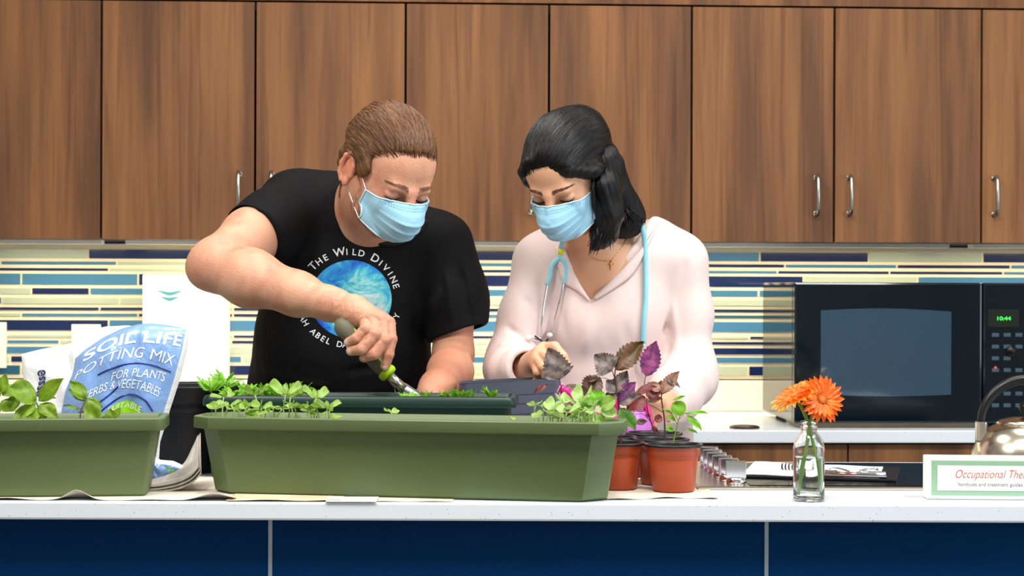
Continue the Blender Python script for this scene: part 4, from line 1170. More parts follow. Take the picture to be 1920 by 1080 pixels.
# ------------------------------------------------ clipboard, pen
cb = thing('clipboard', 'black clipboard with white paper lying on the cooktop', 'clipboard', (W(1555, 880, 3.02)[0], 3.02, ZT + .0072), math.radians(-14))
m = MB(); m.box(-.145, .115, -.105, .105, 0, .004, 0, .001); m.build('board', mat('clipboard_black', (16, 18, 22), .35), cb)
m = MB()
P = [[(-.138 + .225 * i / 12, -.098 + .196 * j / 8, .0048 + .003 * math.exp(-((i - 0) / 3) ** 2) * (j / 8) + .0006 * math.sin(i)) for j in range(9)] for i in range(13)]
m.grid(P); m.build('paper', mat('white_paper', (245, 245, 246), .7), cb, solid=.0012, off=0)
m = MB(); m.box(-.010, .100, -.102, -.074, .0055, .0105, 0, .002); m.tube([(-.008, -.090, .012), (.098, -.090, .012)], .0035, 10); m.tube(bez([(.004, -.090, .014), (.012, -.080, .019), (.045, -.086, .014), (.078, -.080, .019), (.086, -.090, .014)], 6), .0022, 8); m.build('clip', M_chrome, cb)
pn = thing('pen', 'white pen with black grip rings lying on the clipboard paper', 'pen', (0, 0, 0))
a = Vector(W(1452, 868, 3.03)); z_ = ZT + .0072 + .0118; a.z = z_; e = a + Vector((.10, -.045, .0)); dd = (e - a)
pn.location = a
m = MB(); m.lathe([(.0008, 0), (.0035, .008), (.0048, .012), (.0050, .02), (.0050, .095), (.004, .10)], (0, 0, 0), 18, axis=dd); m.build('barrel', M_white, pn)
m = MB()
for k in range(4): m.lathe([(.0046, 0), (.0054, .0006), (.0054, .0028), (.0046, .0034)], dd.normalized() * (.013 + k * .006), 18, axis=dd)
m.build('grip_rings', M_black, pn)

# ------------------------------------------------ kettle
kc = W(1925, 860, 3.06)
kt = thing('kettle', 'brushed steel kettle with a black arched handle at the right edge', 'kettle', (kc[0], kc[1], ZT + .0070))
M_ks = mat('kettle_steel', (205, 196, 180), .22, 1.0)
R0 = .094
pr = [(.080, 0), (.086, .002), (.0935, .008), (.0945, .018), (.0925, .034), (.087, .050), (.077, .066), (.064, .077), (.052, .0835), (.050, .084)]
m = MB(); m.lathe(pr, n=64, capt=False); m.build('body', M_ks, kt)
m = MB(); m.lathe([(.0515, .0835), (.0525, .0855), (.046, .090), (.030, .094), (.012, .096)], n=48); kl = m.build('lid', M_ks, kt)
m = MB(); m.lathe([(.006, .095), (.006, .101), (.012, .105), (.0145, .112), (.012, .119), (.004, .122)], n=28); m.build('knob', M_black, kl)
arc = []
for i in range(25):
    a = PI * (1 - i / 24)
    arc.append((math.cos(a) * .080, 0, .083 + math.sin(a) * .078 if 0 < i < 24 else .070))
m = MB(); m.tube(arc, [.0068 + .002 * math.sin(PI * i / 24) for i in range(25)], 12, flat=1.0); m.build('handle', M_black, kt)
for q in (-1, 1):
    m = MB(); m.box(q * .080 - .008, q * .080 + .008, -.011, .011, .052, .088, 0, .003); m.build('handle_bracket', M_ks, kt)
m = MB(); m.tube(bez([(.070, 0, .040), (.100, 0, .058), (.122, 0, .082)], 5), [.021 - .0009 * i for i in range(11)], 18); m.build('spout', M_ks, kt)

# ------------------------------------------------ newspapers
def newsmat(name, base=(226, 214, 196)):
    m, nt, b = newmat(name); N = nt.nodes; L = nt.links
    tc = N.new('ShaderNodeTexCoord')
    br = N.new('ShaderNodeTexBrick'); br.inputs['Scale'].default_value = 1
    mp = N.new('ShaderNodeMapping'); mp.inputs['Scale'].default_value = (14, 14, 14); L.new(tc.outputs['Object'], mp.inputs['Vector']); L.new(mp.outputs[0], br.inputs['Vector'])
    br.inputs['Color1'].default_value = (0, 0, 0, 1); br.inputs['Color2'].default_value = (.6, .6, .6, 1); br.inputs['Mortar'].default_value = (1, 1, 1, 1)
    br.inputs['Mortar Size'].default_value = .05; br.inputs['Brick Width'].default_value = .9; br.inputs['Row Height'].default_value = .7
    wv = N.new('ShaderNodeTexWave'); wv.bands_direction = 'Y'; wv.inputs['Scale'].default_value = 95; wv.inputs['Distortion'].default_value = .6; wv.inputs['Detail'].default_value = 4; wv.inputs['Detail Scale'].default_value = 8
    L.new(tc.outputs['Object'], wv.inputs['Vector'])
    n = N.new('ShaderNodeTexNoise'); n.inputs['Scale'].default_value = 900; L.new(tc.outputs['Object'], n.inputs['Vector'])
    ma = N.new('ShaderNodeMath'); ma.operation = 'MULTIPLY'; L.new(wv.outputs['Fac'], ma.inputs[0]); L.new(n.outputs['Fac'], ma.inputs[1])
    mb = N.new('ShaderNodeMath'); mb.operation = 'SUBTRACT'; mb.inputs[0].default_value = 1.0; L.new(br.outputs['Color'], mb.inputs[1]); mb.use_clamp = True
    mc = N.new('ShaderNodeMath'); mc.operation = 'MULTIPLY'; L.new(ma.outputs[0], mc.inputs[0]); L.new(mb.outputs[0], mc.inputs[1])
    cr = N.new('ShaderNodeValToRGB'); e = cr.color_ramp.elements
    e[0].position = .18; e[0].color = (*lin(*base), 1); e[1].position = .6; e[1].color = (*lin(120, 112, 104), 1)
    L.new(mc.outputs[0], cr.inputs['Fac']); L.new(cr.outputs[0], b.inputs['Base Color'])
    b.inputs['Roughness'].default_value = .85
    return m
M_news = newsmat('newsprint'); M_news2 = newsmat('newsprint_yellow', (230, 208, 170)); M_news4 = newsmat('newsprint_grey', (204, 194, 182)); M_news3 = mat('newsprint_blank', (238, 232, 222), .8)
def sheet(label, x0, x1, y0, y1, m, zf, nx=60, ny=14, yfront=None):
    c = ((x0 + x1) / 2, (y0 + y1) / 2, ZT)
    P = []
    for i in range(nx + 1):
        u = i / nx; row = []
        for j in range(ny + 1):
            v = j / ny; x = x0 + (x1 - x0) * u; yf = y0 + (yfront(x) if yfront else 0); y = yf + (y1 - yf) * v
            row.append((x - c[0], y - c[1], zf(x, y, v)))
        P.append(row)
    b = MB(); b.grid(P); o = b.build('newspaper', m, solid=.0005, off=1); o.location = c
    return tag(o, label, 'newspaper', 'newspaper sheets on the island')
def px2x(px, D=2.66): return W(px, 940, D)[0]
def bump1(x, px, w, h): return h * math.exp(-((x - px2x(px)) / w) ** 2)
sheet('newspaper sheet under the left planter trough with an upturned front corner', px2x(-150), px2x(440), 2.656, 3.0, M_news,
      lambda x, y, v: .0006 + (bump1(x, 145, .020, .014) + bump1(x, 400, .03, .010) + bump1(x, 20, .03, .002)) * max(0, 1 - v * 10) + .0008 * (1 + math.sin(x * 55)) * max(0, 1 - v * 9), nx=90, ny=30)
sheet('pale newspaper page hanging at the island edge under the long trough', px2x(612), px2x(707), 2.6475, 2.70, M_news3, lambda x, y, v: .0022 - (.0014 if y < 2.6495 else 0), nx=12, ny=8)
sheet('yellowish newspaper sheet under the left half of the long trough', px2x(425), px2x(640), 2.652, 2.80, M_news2, lambda x, y, v: .0015 + .0015 * math.sin(x * 30) ** 2 * max(0, 1 - v * 6), nx=30)
sheet('newspaper strip under the middle of the long trough', px2x(705), px2x(850), 2.654, 2.74, M_news, lambda x, y, v: .0006 + .0008 * math.sin(x * 40) ** 2 * max(0, 1 - v * 6), nx=30)
sheet('newspaper sheet under the terracotta-coloured pots', px2x(1135, 2.72), px2x(1345, 2.72), 2.70, 3.06, M_news, lambda x, y, v: .0004 + .0022 * math.sin(x * 42 + 1) ** 2 * max(0, 1 - v * 9), nx=50, ny=24, yfront=lambda x: .012 * math.sin(x * 30))
# curled stack of pages rising beside the left end of the long trough
for k, lb in enumerate(('outermost curled newspaper page rising beside the long trough', 'middle curled newspaper page rising beside the long trough', 'innermost curled newspaper page rising beside the long trough')):
    A = bez([W(262, 926, 2.772), W(300, 924, 2.772), W(336, 917, 2.772), W(362, 905, 2.772), W(378, 888, 2.772)], 6)
    B_2 = bez([W(280, 905, 2.90), W(322, 899, 2.90), W(350, 880, 2.90), W(366, 850, 2.90), W(376, 812 + 8 * k, 2.90)], 6)
    org = Vector((A[0].x, 2.80, ZT)); P = []
    for i, (a, b2) in enumerate(zip(A, B_2)):
        row = []
        for j in range(9):
            v = j / 8; pp = a.lerp(b2, v) - org + Vector((-.0030 * k, .004 * k, .0045 * k)); pp.z += .006 * math.sin(PI * v) * math.sin(i * .2); pp.z = max(pp.z, .0014 + .0014 * k)
            row.append(pp)
        P.append(row)
    b = MB(); b.grid(P); o = b.build('newspaper', M_news4, solid=.0006, off=1); o.location = org; tag(o, lb, 'newspaper', 'curled newspaper pages')

# ------------------------------------------------ bags
def foilmat(name, col, rough=.3, var=.08):
    m, nt, b = newmat(name); N = nt.nodes; L = nt.links
    tc = N.new('ShaderNodeTexCoord')
    n = N.new('ShaderNodeTexNoise'); n.inputs['Scale'].default_value = 22; n.inputs['Detail'].default_value = 5; n.inputs['Distortion'].default_value = 1.5
    L.new(tc.outputs['Object'], n.inputs['Vector'])
    bp = N.new('ShaderNodeBump'); bp.inputs['Strength'].default_value = .7; bp.inputs['Distance'].default_value = .006
    L.new(n.outputs['Fac'], bp.inputs['Height']); L.new(bp.outputs['Normal'], b.inputs['Normal'])
    b.inputs['Base Color'].default_value = (*lin(*col), 1); b.inputs['Roughness'].default_value = rough; b.inputs['Coat Weight'].default_value = .5; b.inputs['Coat Roughness'].default_value = .2
    return m
M_bagb = foilmat('blue_bag_plastic', (128, 166, 222)); M_bagw = foilmat('white_bag_plastic', (240, 240, 240)); M_bagd = foilmat('navy_print', (28, 44, 150)); M_baglime = foilmat('lime_print', (150, 220, 20))
M_bagp = foilmat('white_print_on_bag', (246, 248, 252), .35)
def pillow(name, mats, outline, D, thick, parent, org, wr=.004, sd=1, lean=0.0, nu=44, nv=44, matfn=None):
    """closed bag between two silhouettes; outline(u,v)->(px,py); front bulges to the viewer"""
    rs = []
    b = MB(); o_ = Vector(org)
    fronts = []
    for side in (-1, 1):
        P = []
        for i in range(nu + 1):
            row = []
            for j in range(nv + 1):
                u = i / nu; v = j / nv; px, py = outline(u, v)
                p = Vector(W(px, py, D + lean * v)) - o_
                edge = (max(0, 4 * u * (1 - u)) ** .5) * (max(0, 4 * v * (1 - v)) ** .42)
                wv = math.sin(u * 17 + 5 * v + sd) * math.sin(v * 13 - 3 * u + sd * 2) * wr + math.sin(u * 41 + v * 9) * wr * .4
                p.y += side * (thick * edge + wv * edge)
                row.append(p)
            P.append(row)
        if side == 1: P = P[::-1]
        else: fronts = P
        b.grid(P)
    o = b.build(name, mats, parent)
    if matfn:
        for i in range(nu):
            for j in range(nv):
                o.data.polygons[i * nv + j].material_index = matfn((i + .5) / nu, (j + .5) / nv)
    return o, fronts
def lerp2(a, b, t): return (a[0] + (b[0] - a[0]) * t, a[1] + (b[1] - a[1]) * t)
def poly(pts, t):
    n = len(pts) - 1; k = min(int(t * n), n - 1); return lerp2(pts[k], pts[k + 1], t * n - k)
def quadsurf(top, bot, left, right):
    def f(u, v):   # v 0 bottom .. 1 top
        a = poly(bot, u); b_ = poly(top, u); l = poly(left, v); r = poly(right, v)
        c00, c10, c01, c11 = bot[0], bot[-1], top[0], top[-1]
        x = (1 - v) * a[0] + v * b_[0] + (1 - u) * l[0] + u * r[0] - ((1 - u) * (1 - v) * c00[0] + u * (1 - v) * c10[0] + (1 - u) * v * c01[0] + u * v * c11[0])
        y = (1 - v) * a[1] + v * b_[1] + (1 - u) * l[1] + u * r[1] - ((1 - u) * (1 - v) * c00[1] + u * (1 - v) * c10[1] + (1 - u) * v * c01[1] + u * v * c11[1])
        return x, y
    return f
Dg = 2.93; FLb = 543 + .3195 * F / Dg   # row where the worktop is at that distance
org = (W(200, 900, Dg)[0], Dg, ZI)
bag = thing('potting_mix_bag', 'blue and white bag of potting mix with white lettering behind the left trough', 'bag', org)
of = quadsurf([(141, 672), (160, 655), (195, 632), (228, 616), (258, 608), (285, 606), (318, 610), (340, 614), (356, 619)], [(95, FLb - 8), (150, FLb - 2), (200, FLb), (250, FLb - 2), (296, FLb - 6)],
              [(95, FLb - 8), (104, 830), (113, 780), (122, 735), (136, 700), (141, 672)], [(296, FLb - 6), (300, 830), (320, 765), (338, 710), (350, 660), (356, 619)])
ob, fr = pillow('bag_body', [M_bagb, M_bagw, M_bagd, M_baglime], of, Dg, .042, bag, org, matfn=lambda u, v: (1 if u > .965 else 0))
def bagpt(F_, u, v, off=.0008, nu=44, nv=44):
    x = min(max(u * nu, 0), nu - 1e-4); y = min(max(v * nv, 0), nv - 1e-4); i = int(x); j = int(y); a = x - i; c = y - j
    P = F_; p = (P[i][j] * (1 - a) + P[i + 1][j] * a) * (1 - c) + (P[i][j + 1] * (1 - a) + P[i + 1][j + 1] * a) * c
    return (p.x, p.y - off, p.z)
def bagtext(s, u0, u1, v0, size_v, m, parent, F_, arc=0.0, name='lettering', bold=.0, aspect=1.0):
    vs, fs = text2d(s, 1.0, 0, bold)
    bm = bmesh.new(); vv = [bm.verts.new((x, y, 0)) for x, y in vs]
    for f in fs:
        try: bm.faces.new([vv[i] for i in f])
        except Exception: pass
    bmesh.ops.triangulate(bm, faces=bm.faces[:])
    xs = [v.co.x for v in bm.verts]; a, c = min(xs), max(xs)
    bmesh.ops.subdivide_edges(bm, edges=bm.edges[:], cuts=2, use_grid_fill=True)
    out = []
    for v in bm.verts:
        t = (v.co.x - a) / (c - a); u = u0 + (u1 - u0) * t; w_ = v0 + v.co.y * size_v + arc * (1 - (2 * t - 1) ** 2)
        v.co = Vector(bagpt(F_, u, w_))
    b = MB(); b.bm(bm, 0, False); return b.build(name, m, parent)
bm = bmesh.new(); rg = [[bm.verts.new(bagpt(fr, .60 + .19 * (i / 8) * math.cos(2 * PI * k / 40), .26 + .185 * (i / 8) * math.sin(2 * PI * k / 40), .0006)) for k in range(40)] for i in range(1, 9)]; c0_ = bm.verts.new(bagpt(fr, .60, .26, .0006))
for k in range(40): bm.faces.new((c0_, rg[0][k], rg[0][(k + 1) % 40]))
for i in range(7):
    for k in range(40): bm.faces.new((rg[i][k], rg[i + 1][k], rg[i + 1][(k + 1) % 40], rg[i][(k + 1) % 40]))
b = MB(); b.bm(bm, 0, True); b.build('printed_patch', M_baglime, ob)
bagtext('SOIL LIFE', .14, .93, .845, .14, M_bagp, ob, fr, .0, bold=.02)
bagtext('POTTING MIX', .10, .90, .69, .11, M_bagp, ob, fr, .04, bold=0)
bagtext('FOR PLANTS', .42, .86, .575, .085, M_bagp, ob, fr, .02)
bagtext('HERBS & VEGETABLES', .22, .86, .475, .08, M_bagp, ob, fr, .05)
bagtext('SUITABLE', .46, .74, .37, .05, M_bagp, ob, fr, .03)
def bagline(pts, parent, F_, m, w=.0013):
    b = MB(); b.tube([bagpt(F_, u, v, .0004) for u, v in pts], w, 6); b.build('printed_line', m, parent)
bagline([(.30 + .6 * i / 20, .645 + .045 * math.sin(i / 20 * PI)) for i in range(21)], ob, fr, M_bagd)
bagline([(.40 + .45 * i / 20, .385 + .10 * math.sin(i / 20 * PI)) for i in range(21)], ob, fr, M_bagd)
bagline([(.20 + .3 * i / 20, .40 + .14 * (i / 20) ** 2) for i in range(21)], ob, fr, M_bagd)
# white bag behind
Dw = 3.07; FLw = 543 + .3195 * F / Dw
org = (W(130, 860, Dw)[0], Dw, ZI)
bagw = thing('white_plastic_bag', 'crumpled white plastic bag with navy print behind the basil', 'bag', org)
of = quadsurf([(40, 664), (75, 655), (115, 648), (135, 642), (150, 630), (168, 618), (200, 612), (240, 610), (270, 615)], [(20, FLw - 4), (90, FLw), (160, FLw), (250, FLw - 4)],
              [(20, FLw - 4), (30, 780), (45, 720), (40, 664)], [(250, FLw - 4), (270, 760), (275, 680), (270, 615)])
ow, fw = pillow('bag_body', [M_bagw], of, Dw, .045, bagw, org, wr=.006, sd=4)
vs, fs = text2d('esssə', 1.0, 0, .02)
bm = bmesh.new(); vv = [bm.verts.new((x, y, 0)) for x, y in vs]
for f in fs:
    try: bm.faces.new([vv[i] for i in f])
    except Exception: pass
bmesh.ops.triangulate(bm, faces=bm.faces[:]); xs = [v.co.x for v in bm.verts]; a, c = min(xs), max(xs)
for v in bm.verts:
    t = (v.co.x - a) / (c - a); v.co = Vector(bagpt(fw, .19 - v.co.y * .10, .52 + .26 * t, .0015))
b = MB(); b.bm(bm, 0, False); b.build('lettering', mat('navy_ink', (36, 44, 100), .5), ow)
# small bag lying between the troughs
Ds = 2.865; FLs = 543 + .3195 * F / Ds
org = (W(300, 900, Ds)[0], Ds, ZI)
bags = thing('seed_packet_bag', 'small blue and white bag with a green sprig beside the curled newspaper', 'bag', org)
of = quadsurf([(240, 858), (262, 850), (285, 852), (300, 862), (325, 864), (342, 872), (353, 880)], [(240, FLs), (270, FLs), (300, FLs), (330, FLs - 3), (348, FLs - 8)], [(240, FLs), (240, 858)], [(348, FLs - 8), (352, 892), (353, 880)])
os_, fs_ = pillow('bag_body', [M_bagb, M_bagw, M_bagd, M_baglime], of, Ds, .02, bags, org, wr=.002, matfn=lambda u, v: 1 if v > .86 else (2 if v < .08 + .52 * max(0, u - .25) else 0))
b = MB(); 
for k in range(5):
    a = Vector(bagpt(fs_, .62 + .04 * k, .75 - .09 * k, .001)); 
    for q in (-1, 1): b.grid(leaf_grid(a, a + Vector((.006 * q + .003, -.0006, -.003)), .003, face=(0, -1, .1), nv=4, nu=2, curl=0, fold=0))
b.build('green_sprig', M_baglime, os_)
# ================================================================ people
def headframe(c, yaw, pitch, roll, s=1.0):
    r = math.radians
    return Matrix.Translation(Vector(c)) @ Matrix.Rotation(r(roll), 4, 'Y') @ Matrix.Rotation(r(yaw), 4, 'Z') @ Matrix.Rotation(r(pitch), 4, 'X') @ Matrix.Scale(s, 4)
def add_head(f, M, s, male):
    """local: x viewer's right, -y face, z up"""
    h = Field(M=M); k = lambda v: v * s
    def E(c, r, kk=.02, mode='u', R=None):
        h.ell(c, r, kk * s, mode, R)
    def Cp(a, b, ra, rb=None, kk=.01, mode='u'): h.cap(a, b, ra, (rb if rb is not None else ra), kk * s, mode)
    # the scale inside M would enter the rotation part: use a rigid frame for directions
    E((0, .012, .034), (.074, .095, .084), .01)
    E((0, -.036, -.026), (.061, .056, .076), .03)
    E((0, -.034, -.070), (.047, .047, .034), .03)
    E((0, -.078, -.090), (.020, .016, .014), .02)
    Cp((-.050, -.015, -.068), (-.028, -.065, -.092), .018, .015, .02); Cp((.050, -.015, -.068), (.028, -.065, -.092), .018, .015, .02)
    Cp((-.034, -.084, .010), (-.006, -.090, .006), .0095, .008, .014); Cp((.034, -.084, .010), (.006, -.090, .006), .0095, .008, .014)
    E((0, -.043, .042), (.054, .041, .042), .03)
    for q in (-1, 1):
        E((q * .034, -.060, -.032), (.017, .014, .014), .02)
        E((q * .031, -.100, -.006), (.0165, .013, .010), .010, 's')
        E((q * .031, -.0775, -.0065), (.0150, .0125, .0120), .003)
        E((q * .013, -.108, -.044), (.009, .010, .008), .008)
        # ear
        ex = q * .078
        ring = []
        for i in range(9):
            a = math.radians(-70 + i * 38)
            ring.append((ex + q * (.006 + .004 * math.cos(a)), .018 + .017 * math.cos(a), -.008 + .030 * math.sin(a)))
        for i in range(8): Cp(ring[i], ring[i + 1], .0042, .0042, .003)
        E((ex + q * .002, .016, -.010), (.006, .014, .026), .006)
        E((ex + q * .006, .010, -.034), (.005, .008, .009), .005)
        Cp((ex + q * .001, .004, -.016), (ex + q * .001, .004, -.004), .005, .005, .004)
    Cp((0, -.094, .002), (0, -.117, -.038), .0075, .0115, .012)
    E((0, -.118, -.042), (.0115, .0105, .0095), .008)
    Cp((-.018, -.094, -.071), (0, -.100, -.069), .005, .006, .006); Cp((.018, -.094, -.071), (0, -.100, -.069), .005, .006, .006)
    Cp((-.015, -.093, -.079), (.015, -.093, -.079), .0065, .0065, .006)
    f.sub(h, .012)
def rigid(M, s):
    return M
def to_local(V, M):
    Mi = np.array([list(r) for r in M.inverted()]); return V @ Mi[:3, :3].T + Mi[:3, 3]
def ML(M, p): return (M @ Vector(p))[:]

# Field frames use M for points (with scale) but unit directions for radii
_old_ell = Field.ell
def _ell(s, c, r, k=.02, mode='u', R=None):
    if s.M is not None:
        sc_ = s.M.to_scale()[0]
        r = tuple(q * sc_ for q in (r if isinstance(r, (tuple, list)) else (r, r, r)))
        g = Field(M=None); c2 = s.pt(c); rot = (s.M.to_3x3() * (1 / sc_)); rot = rot @ R if R is not None else rot
        _old_ell(g, c2, r, k, mode, rot); s.ops.append(g.ops[0]); return s
    return _old_ell(s, c, r, k, mode, R)
Field.ell = _ell
_old_cap = Field.cap
def _cap(s, a, b, ra, rb=None, k=.02, mode='u'):
    q = s.M.to_scale()[0] if s.M is not None else 1.0
    return _old_cap(s, a, b, ra * q, (ra if rb is None else rb) * q, k, mode)
Field.cap = _cap

def build_mask(name, M, parent, mt, mt_rim, mt_loop, wide=1.0, bv=None):
    inv = M.inverted()
    m = MB(); P = []; nu, nv = 40, 44
    cy = [(-.110, -.008), (-.128, -.028), (-.135, -.043), (-.131, -.062), (-.122, -.080), (-.109, -.094), (-.092, -.102)]
    def cl(v):
        t = v * (len(cy) - 1); i = min(int(t), len(cy) - 2); a = t - i
        a = a * a * (3 - 2 * a) * .35 + a * .65
        return cy[i][0] * (1 - a) + cy[i + 1][0] * a, cy[i][1] * (1 - a) + cy[i + 1][1] * a
    def pt(u, v, off=0):
        yc, zc = cl(v); xs = (.0675 - .004 * v) * wide; ys = -.044 + .018 * v; zs = -.020 - .060 * v
        a = abs(u)
        # pleats
        pl = 0
        for c0 in (.30, .50, .70):
            dv = v - c0
            if 0 <= dv < .13: pl += .0032 * (1 - dv / .13)
        pl *= (1 - a ** 3)
        y = ys + (yc - ys) * (1 - a ** 2.5) - pl - off
        x = xs * (u if True else 0) * (1 - .10 * (1 - a) * a)
        z = zs + (zc - zs) * (1 - a ** 1.7) - pl * .3
        if bv is not None:
            h = bv.ray_cast(M @ Vector((x, -.3, z)), (M.to_3x3() @ Vector((0, 1, 0))).normalized(), 1)
            if h[0] is not None: y = min(y, (inv @ h[0]).y - .0038 - .014 * a * a - off)
        return (x, y, z)
    for i in range(nu + 1):
        u = -1 + 2 * i / nu
        P.append([ML(M, pt(u, j / nv)) for j in range(nv + 1)])
    m.grid(P)
    o = m.build(name, mt, parent, solid=.0016, off=1)
    r = MB()
    bd = [pt(-1 + 2 * i / 30, 0) for i in range(31)]
    r.tube([ML(M, p) for p in bd], .0013, 6)
    r.tube([ML(M, pt(-1 + 2 * i / 30, 1)) for i in range(31)], .0013, 6)
    for q in (-1, 1): r.tube([ML(M, pt(q, i / 20)) for i in range(21)], .0020, 6)
    r.build('mask_border', mt_rim, o)
    st = MB()
    for vv in (.055, .085):
        for i in range(3, 38):
            a = ML(M, pt(-1 + 2 * i / 40, vv, .0019)); b = ML(M, pt(-1 + 2 * (i + .45) / 40, vv, .0019)); st.tube([a, b], .0004, 4)
    st.build('stitching', mat('stitch_blue', (70, 130, 160), .6), o)
    for q in (-1, 1):
        l = MB()
        a = pt(q, .0); b = pt(q, 1.0)
        l.tube(bez([ML(M, a), ML(M, (q * .078, -.002, .014)), ML(M, (q * .080, .026, .024)), ML(M, (q * .078, .036, -.008)), ML(M, (q * .074, .022, -.040)), ML(M, b)], 7), .0011, 6)
        l.build('ear_loop', mt_loop, o)
    return o
M_mask = mat('mask_blue_fabric', (156, 206, 230), .65, bump=.15, bscale=300); M_maskr = mat('mask_border_blue', (206, 232, 244), .6); M_loop = mat('elastic_white', (238, 238, 234), .6)

# ---------------------------------------------------------------- the man
HM = headframe(W(731, 323, 3.20), 35, 30, 3, .94)
f = Field()
S = dict
# torso core
f.chain([(W(640, 800, 3.56), .150, .10), (W(640, 690, 3.52), .150, .11), (W(650, 540, 3.48), .148, .105), (W(670, 430, 3.44), .13, .085)], .04)
f.cap(W(560, 395, 3.42), W(790, 455, 3.44), .050, .048, .04)
f.cap(W(684, 430, 3.42), W(706, 362, 3.28), .058, .056, .03)
f.cap(W(676, 400, 3.45), W(694, 352, 3.34), .052, .054, .03)
add_head(f, HM, .94, True)
# right arm (viewer's left)
sh = W(548, 392, 3.40); el = W(403, 497, 3.19); wr = W(640, 576, 3.055)
f.caps([sh, W(470, 445, 3.28), el], [.056, .052, .044], .02)
f.caps([el, W(470, 522, 3.15), W(560, 552, 3.10), W(618, 570, 3.065), wr], [.045, .049, .036, .0265, .026], .025)
f.ell(W(383, 505, 3.19), (.030, .032, .030), .015)
# left arm
shl = W(828, 458, 3.44); ell_ = W(850, 664, 3.40)
f.caps([shl, W(850, 560, 3.42), ell_], [.052, .043, .0365], .02)
f.caps([ell_, W(844, 698, 3.29), W(820, 727, 3.17), W(806, 742, 3.135)], [.037, .040, .030, .026], .02)
# left hand behind the trough
hl = Field()
wl = W(806, 744, 3.13)
for i, (dx_, ln) in enumerate(((-20, .9), (-8, 1.0), (4, 1.0), (16, .85))):
    a = W(800 + dx_, 758, 3.112); b = W(798 + dx_, 775 + 8 * ln, 3.103); c = W(798 + dx_, 795 + 10 * ln, 3.103); d_ = W(799 + dx_, 808 + 12 * ln, 3.108)
    hl.caps([wl, a], [.018, .012], .012); hl.caps([a, b, c, d_], [.0105, .0098, .0090, .0082], .002)
hl.caps([wl, W(838, 752, 3.12), W(846, 770, 3.112), W(843, 788, 3.108)], [.015, .012, .0105, .009], .004)
f.sub(hl, .008)
# right hand gripping the trowel
h = Field()
h.caps([wr, W(664, 586, 3.040)], [.0255, .027], .02)
mcp = [W(728, 606, 3.010), W(714, 599, 3.003), W(700, 597, 3.004), W(686, 601, 3.010)]
for p in mcp: h.cap(W(662, 582, 3.040), p, .0215, .0125, .012)
h.cap(W(668, 592, 3.035), W(700, 615, 3.030), .020, .016, .012)
h.caps([mcp[0], W(733, 636, 2.992), W(729, 664, 2.988), W(722, 687, 2.992)], [.0120, .0104, .0094, .0078], .0015)   # index along the handle
h.caps([mcp[1], W(722, 637, 2.985), W(702, 663, 2.980), W(683, 670, 2.992)], [.0122, .0108, .0100, .0084], .0015)   # middle
h.caps([mcp[2], W(704, 626, 2.982), W(678, 654, 2.978), W(658, 658, 2.992)], [.0118, .0106, .0098, .0082], .0015)   # ring
h.caps([mcp[3], W(686, 617, 2.984), W(668, 634, 2.982), W(653, 642, 2.994)], [.0110, .0098, .0090, .0078], .0015)   # little
h.caps([W(668, 592, 3.045), W(686, 622, 3.056), W(704, 648, 3.052), W(716, 668, 3.044)], [.018, .0135, .0115, .0095], .004)  # thumb behind the handle
for a, b in ((mcp[0], W(733, 636, 2.992)), (mcp[1], W(722, 637, 2.985)), (mcp[2], W(704, 626, 2.982)), (mcp[3], W(686, 617, 2.984))):
    h.ell(b, (.0112, .0112, .0112), .002)
f.sub(h, .006)
# legs
f.caps([W(600, 850, 3.57), np.array((-.39, 3.60, .50)), np.array((-.39, 3.63, .09))], [.085, .055, .040], .04)
f.caps([W(690, 850, 3.57), np.array((-.19, 3.58, .50)), np.array((-.19, 3.62, .09))], [.085, .055, .040], .04)
for x in (-.39, -.19): f.cap((x, 3.62, .05), (x, 3.50, .035), .035, .028, .03)
def joinpieces(f, pieces, holes=()):
    Vs = []; Fs = []; o = 0
    for n, (lo, hi, hh, cut) in enumerate(pieces):
        V, Q = f.mesh(lo, hi, hh)
        if len(V) == 0: continue
        for (a, b) in cut:
            ins = ((V > np.array(a) + hh * 1.2) & (V < np.array(b) - hh * 1.2)).all(1)
            Q = Q[~ins[Q].all(1)]
        used = np.unique(Q); mp_ = np.full(len(V), -1); mp_[used] = np.arange(len(used))
        V = V[used]; Q = mp_[Q]
        Vs.append(V); Fs.append(Q + o); o += len(V)
    return np.concatenate(Vs), np.concatenate(Fs)
hc = np.array(ML(HM, (0, -.01, -.01))); hb = (hc - .165, hc + .165)
handb = (np.array((W(615, 700, 3.0)[0], 2.94, W(700, 706, 3.0)[2])), np.array((W(752, 700, 3.0)[0], 3.085, W(700, 560, 3.0)[2])))
lo, hi = f.bounds()
Q_H = 1.0
V, Q = joinpieces(f, [((lo[0], lo[1], 0.0), (hi[0], hi[1], .96), .006, ()), ((lo[0], 2.95, .95), (hi[0], hi[1], 1.62), .003, (hb, handb)), (hb[0], hb[1], .0019, ()), (handb[0], handb[1], .0012, ())])
N = vnormals(V, Q)
lc = to_local(V, HM)
